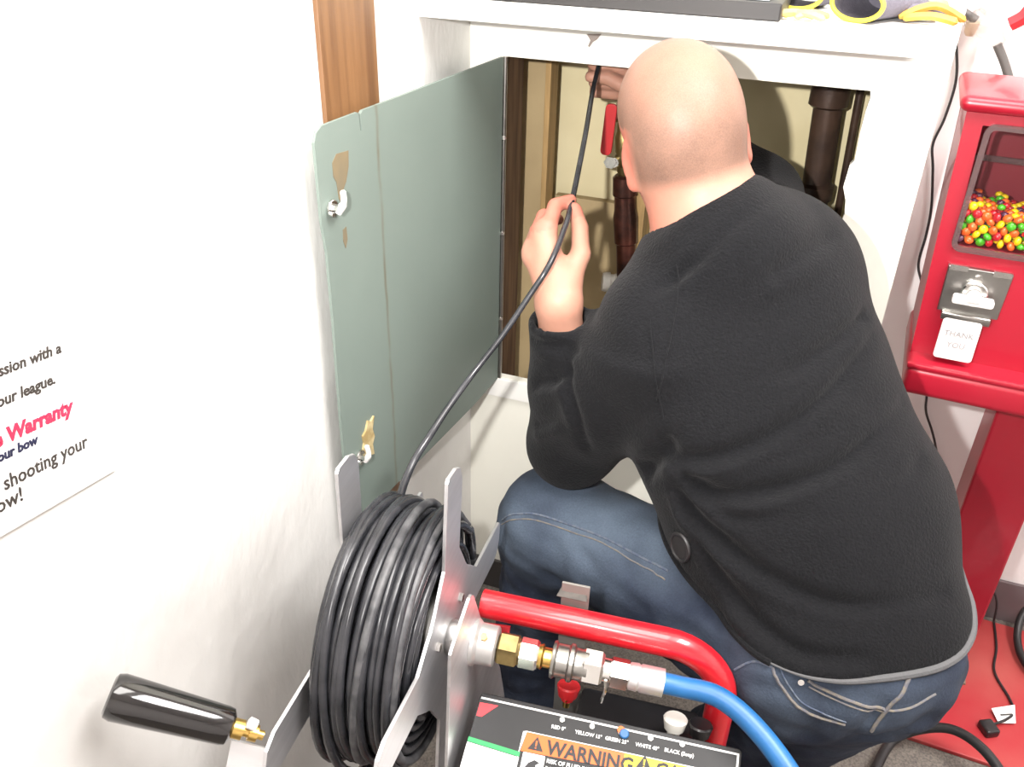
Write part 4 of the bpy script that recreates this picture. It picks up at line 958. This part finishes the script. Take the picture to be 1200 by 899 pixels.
# panel
tl = math.radians(20); pu = (e2*math.cos(tl)+ez*math.sin(tl)); pn = e1.cross(pu); PO = cp(.042, -.015, -.064)
def pp(u, v, h=0): return PO+e1*u+pu*v+pn*h
bm = B(); prism(bm, [(-.010, -.30), (.276, -.30), (.276, .004), (.273, .007), (-.007, .003), (-.010, 0)], pp(0, 0, -.006), e1, pu, .006, .001); pan = obj('label_panel', bm, M_panel, cart); pan['label'] = 'black sloping panel with warning labels'
bm = B(); prism(bm, [(-.008, -.0022), (.2735, .0018), (.2735, -.0002), (-.008, -.0042)], pp(0, 0, .0001), e1, pu, .0003); prism(bm, [(.2715, -.29), (.2735, -.29), (.2735, .0018), (.2715, .0015)], pp(0, 0, .0001), e1, pu, .0003); obj('border_line', bm, M_white, pan)
bm = B(); prism(bm, [(-.008, -.0235), (-.002, -.0235), (.013, -.0075), (-.008, -.0085)], pp(0, 0, .0001), e1, pu, .0003); obj('red_corner', bm, M_rtri, pan)
# white code sticker with its green band (code left out)
bm = B(); prism(bm, [(-.010, -.13), (.0485, -.13), (.0485, -.0555), (-.010, -.0525)], pp(0, 0, .0001), e1, pu, .0003); st = obj('sticker', bm, M_white, pan)
bm = B(); prism(bm, [(-.010, -.0518), (.0485, -.0548), (.0485, -.0498), (-.010, -.0468)], pp(0, 0, .0002), e1, pu, .0003); obj('green_band', bm, M_green, pan)
# warning and caution labels
bm = B(); prism(bm, [(.0485, -.0485), (.157, -.0425), (.157, -.0255), (.0505, -.0280)], pp(0, 0, .0002), e1, pu, .0003); obj('warning_label', bm, M_orange, pan)
bm = B(); prism(bm, [(.157, -.0425), (.262, -.040), (.262, -.0225), (.157, -.0255)], pp(0, 0, .0002), e1, pu, .0003); obj('caution_label', bm, M_yel, pan)
bm = B(); prism(bm, [(.0475, -.0490), (.0485, -.13), (.0470, -.13), (.0465, -.0280), (.0500, -.0268), (.262, -.0215), (.262, -.0224), (.0505, -.0277)], pp(0, 0, .0002), e1, pu, .0002); obj('label_border', bm, M_white, pan)
tdir = (e1+pu*.026).normalized(); tup = pn.cross(tdir)
def ptxt(body, u, v, size, m, align='LEFT', bold=0, sx=1): return text('lettering', body, pp(u, v, .0007), tdir, tup, size, m, pan, align, bold, 0, sx)
ptxt('WARNING', .0755, -.0452, .0205, M_ink, 'LEFT', .0006, .93)
ptxt('CAUTION', .1905, -.0405, .0205, M_ink, 'LEFT', .0006, .93)
def tri(u, v, s):
    bm = B(); prism(bm, [(u-s*.58, v), (u+s*.58, v), (u, v+s)], pp(0, 0, .0006), tdir, tup, .0002); o = obj('hazard_triangle', bm, M_ink, pan)
    b2 = M_orange if u < .15 else M_yel
    bm = B(); prism(bm, [(u-s*.045, v+s*.28), (u+s*.045, v+s*.28), (u+s*.07, v+s*.68), (u-s*.07, v+s*.68)], pp(0, 0, .0009), tdir, tup, .0001); prism(bm, rrect(s*.1, s*.1, s*.04, 3, u, v+s*.16), pp(0, 0, .0009), tdir, tup, .0001); obj('hazard_mark', bm, b2, o)
tri(.0625, -.0462, .0145); tri(.1775, -.0415, .0145)
bm = B(); prism(bm, rrect(.024, .024, .001, 2, .0625, -.062), pp(0, 0, .0002), tdir, tup, .0003); pic = obj('pictogram', bm, M_white, pan)
bm = B(); prism(bm, [(.054, -.067), (.058, -.060), (.064, -.056), (.070, -.058), (.066, -.061), (.068, -.068), (.063, -.064), (.060, -.066)], pp(0, 0, .0006), tdir, tup, .0002); obj('pictogram_mark', bm, M_ink, pic)
ptxt('RISK OF FLUID INJECTION', .078, -.0540, .0062, M_white, 'LEFT', .0001, .9)
ptxt('DO NOT DIRECT SPRAY', .078, -.0610, .0050, M_white)
for u, v, wd in ((.083, -.0150, 'RED 0\u00b0'), (.116, -.0145, 'YELLOW 15\u00b0'), (.1465, -.0135, 'GREEN 25\u00b0'), (.1790, -.0125, 'WHITE 40\u00b0'), (.2125, -.0110, 'BLACK (Soap)')):
    ptxt(wd, u, v-.0026, .0055, M_white, 'CENTER', .0001, .95)
    bm = B(); c = pp(u+.002, v+.0085, .0); cyl(bm, c, c+pn*.0012, .0028, seg=12); obj('rivet', bm, M_dsteel, pan, True)
bm = B(); c = pp(.153, -.0062, .0); cyl(bm, c, c+pn*.004, .0052, seg=18, bev=.001); obj('nozzle_cap', bm, M_blue, pan, True)['label'] = 'round blue cap'
bm = B(); c = pp(.149, -.0030, .0); cyl(bm, c, c+pn*.003, .004, seg=14); obj('nozzle_cap', bm, M_orange, pan, True)['label'] = 'small orange cap'
# nozzles that stand in the rack behind the panel's edge
def nozzle(u, a, z, m, lab):
    bm = B(); c = cp(u, a, z); n = bm; lathe(bm, c-ez*.012-e2*.004, c+ez*.008+e2*.002, [(0, .007), (.004, .007), (.006, .011), (.018, .0135), (.020, .012)], 16); o = obj('nozzle', bm, m, cart, True); o['label'] = lab
    bm = B(); cyl(bm, c-ez*.018-e2*.008, c-ez*.008-e2*.006, .0042, seg=10); obj('nozzle_tip', bm, M_brass, o, True)
nozzle(.125, .022, -.068, M_redv, 'red spray nozzle'); nozzle(.2465, .014, -.072, M_pvc, 'white spray nozzle'); nozzle(.274, .015, -.074, M_black, 'black spray nozzle')
# pump, motor and lower frame under the panel
bm = B(); box(bm, Vector((.04, -.24, -.44)), Vector((.28, .02, -.16)), .012); bmesh.ops.transform(bm, matrix=Matrix.Translation(O) @ Matrix.Rotation(az, 4, 'Z'), verts=bm.verts); obj('motor_housing', bm, M_black, cart, True)
bm = B(); box(bm, Vector((.135, -.03, -.40)), Vector((.275, .060, -.098)), .008); bmesh.ops.transform(bm, matrix=Matrix.Translation(O) @ Matrix.Rotation(az, 4, 'Z'), verts=bm.verts); obj('pump_block', bm, M_black, cart, True)
bm = B(); tube(bm, [cp(.294, .060, -.50), cp(.294, -.30, -.50), cp(.02, -.30, -.50), cp(.02, .060, -.50)], .0168, 16, closed=True); obj('base_frame', bm, M_redbar, cart, True)
for s in (-1, 1):
    c = cp(.16+.19*s, .03, -O.z+.085); bm = B(); lathe(bm, c-e1*.02, c+e1*.02, [(0, .05), (.0, .075), (.006, .085), (.034, .085), (.04, .075), (.04, .05)], 32); wh = obj('wheel', bm, M_black, cart, True)
    bm = B(); cyl(bm, c-e1*.021, c+e1*.021, .03, seg=20); obj('wheel_hub', bm, M_dsteel, wh, True)
bm = B(); cyl(bm, cp(-.03, .03, -O.z+.085), cp(.35, .03, -O.z+.085), .008, seg=12); obj('axle', bm, M_dsteel, cart, True)
for s in (.04, .28):
    bm = B(); tube(bm, [cp(s, -.30, -.50), cp(s, -.30, -O.z)], .0168, 14); obj('stand_leg', bm, M_redbar, cart, True)

# blue supply hose with its crimped end
t = thing('supply_hose', 'blue pressure hose leading from the crimped coupling over the black panel', 'hose', cp(.34, 0, -.03))
bm = B(); lathe(bm, sw(.190), sw(.228), [(0, .013), (.002, .0145), (.010, .0150), (.012, .0135), (.014, .0150), (.038, .0150)], 28); obj('crimp_ferrule', bm, M_alu, t, True)
bm = B(); tube(bm, spline([sw(.222), sw(.245), cp(.285, .010, -.012), cp(.325, -.010, -.022), cp(.365, -.045, -.040), cp(.405, -.095, -.068), cp(.45, -.18, -.12), cp(.49, -.30, -.22), cp(.50, -.42, -.38), cp(.50, -.5, -.56)], 10), .0112, 20); obj('hose_tube', bm, M_blue, t, True)

# the black jetting hose: one continuous run, wound on the reel, then through the man's hand into the hatch
rn = random.Random(5); P = []; r_l = [.076, .0872, .0984, .1096, .1208, .1318, .1385]; turns = 8.4; s0, s1 = -.1085, -.0215; ph = 0.0
rads = []
for li, rl in enumerate(r_l):
    n = int(turns*44) if li < 6 else int(5.6*44)
    jit = [rn.uniform(-.0030, .0036) for _ in range(12)]; js = [rn.uniform(-.0085, .0085) for _ in range(12)]
    for k in range(n):
        tt = k/n; th = -2*PI*(ph+tt*n/44)
        ti = tt*n/44; i0 = int(ti); f = ti-i0; f = f*f*(3-2*f)
        j1 = jit[i0 % 12]*(1-f)+jit[(i0+1) % 12]*f; j2 = js[i0 % 12]*(1-f)+js[(i0+1) % 12]*f
        prog = tt if li % 2 == 0 else 1-tt
        if li == 6: prog = (1-.15-.7*tt+.12*math.sin(tt*19))*(1-math.exp(-((ti-1.5)/.55)**2))
        s = s0+(s1-s0)*prog+j2*math.sin(th*.5+i0)*(1 if 0 < li else .3)
        sag = .0035*max(0, -math.sin(th))*(li/6)+(.020*max(0, -math.sin(th+.25))**1.5 if li == 6 and 1.0 < ti < 2.0 else 0)
        edge = .012*math.exp(-((s-s0)/.010)**2)*max(0, -math.sin(th+.5))*(li >= 5)
        rr = rl+j1*(.4+.6*li/6)+sag+edge
        s = min(max(s, -.1105), -.0195)
        P.append(cp(s, rr*math.cos(th), rr*math.sin(th)))
    ph += n/44
# leave the reel at 130 degrees on the room side
end = (-ph*360) % 360; extra = (end-130) % 360; m = max(2, int(extra/8))
for k in range(1, m+1):
    th = math.radians(end-extra*k/m); P.append(cp(-.055, (.1395)*math.cos(th), (.1395)*math.sin(th)))
lead = [P[-1], Vector((-.386, .715, .716)), Vector((-.376, .780, .757)), Vector((-.358, .838, .795)), Vector((-.328, .874, .845)), Vector((-.302, .900, .895)), Vector((-.2885, .914, .922)), Vector((-.2845, .936, .939)), Vector((-.2870, .972, .951)), Vector((-.2930, 1.020, .967)),
        Vector((-.3235, 1.175, 1.012)), Vector((-.3455, 1.28, 1.048)), Vector((-.359, 1.36, 1.080)), Vector((-.366, 1.40, 1.10)), Vector((-.37, 1.42, 1.16)), Vector((-.37, 1.43, 1.30))]
nl = len(P)+4; dusty = set(); P += spline(lead, 10)[1:]
bm = B(); tube(bm, P, [.0050]*nl+[.0050+(.0037-.0050)*min(1, k/30) for k in range(len(P)-nl)], 9)
bm.faces.ensure_lookup_table()
for i in range(len(P)-1):
    if nl-700 < i < nl and (i//44) % 5 == 2:
        for k in range(9): bm.faces[i*9+k].material_index = 1
tag(obj('jetting_hose', bm, [M_hose, mat('dusty_worn_hose', (.095, .096, .10), .45, col2=(.03, .031, .035), vscale=55)], None, True, sharp=180), 'black jetting hose wound on the reel, running through the man\'s hand into the hatch', 'hose')
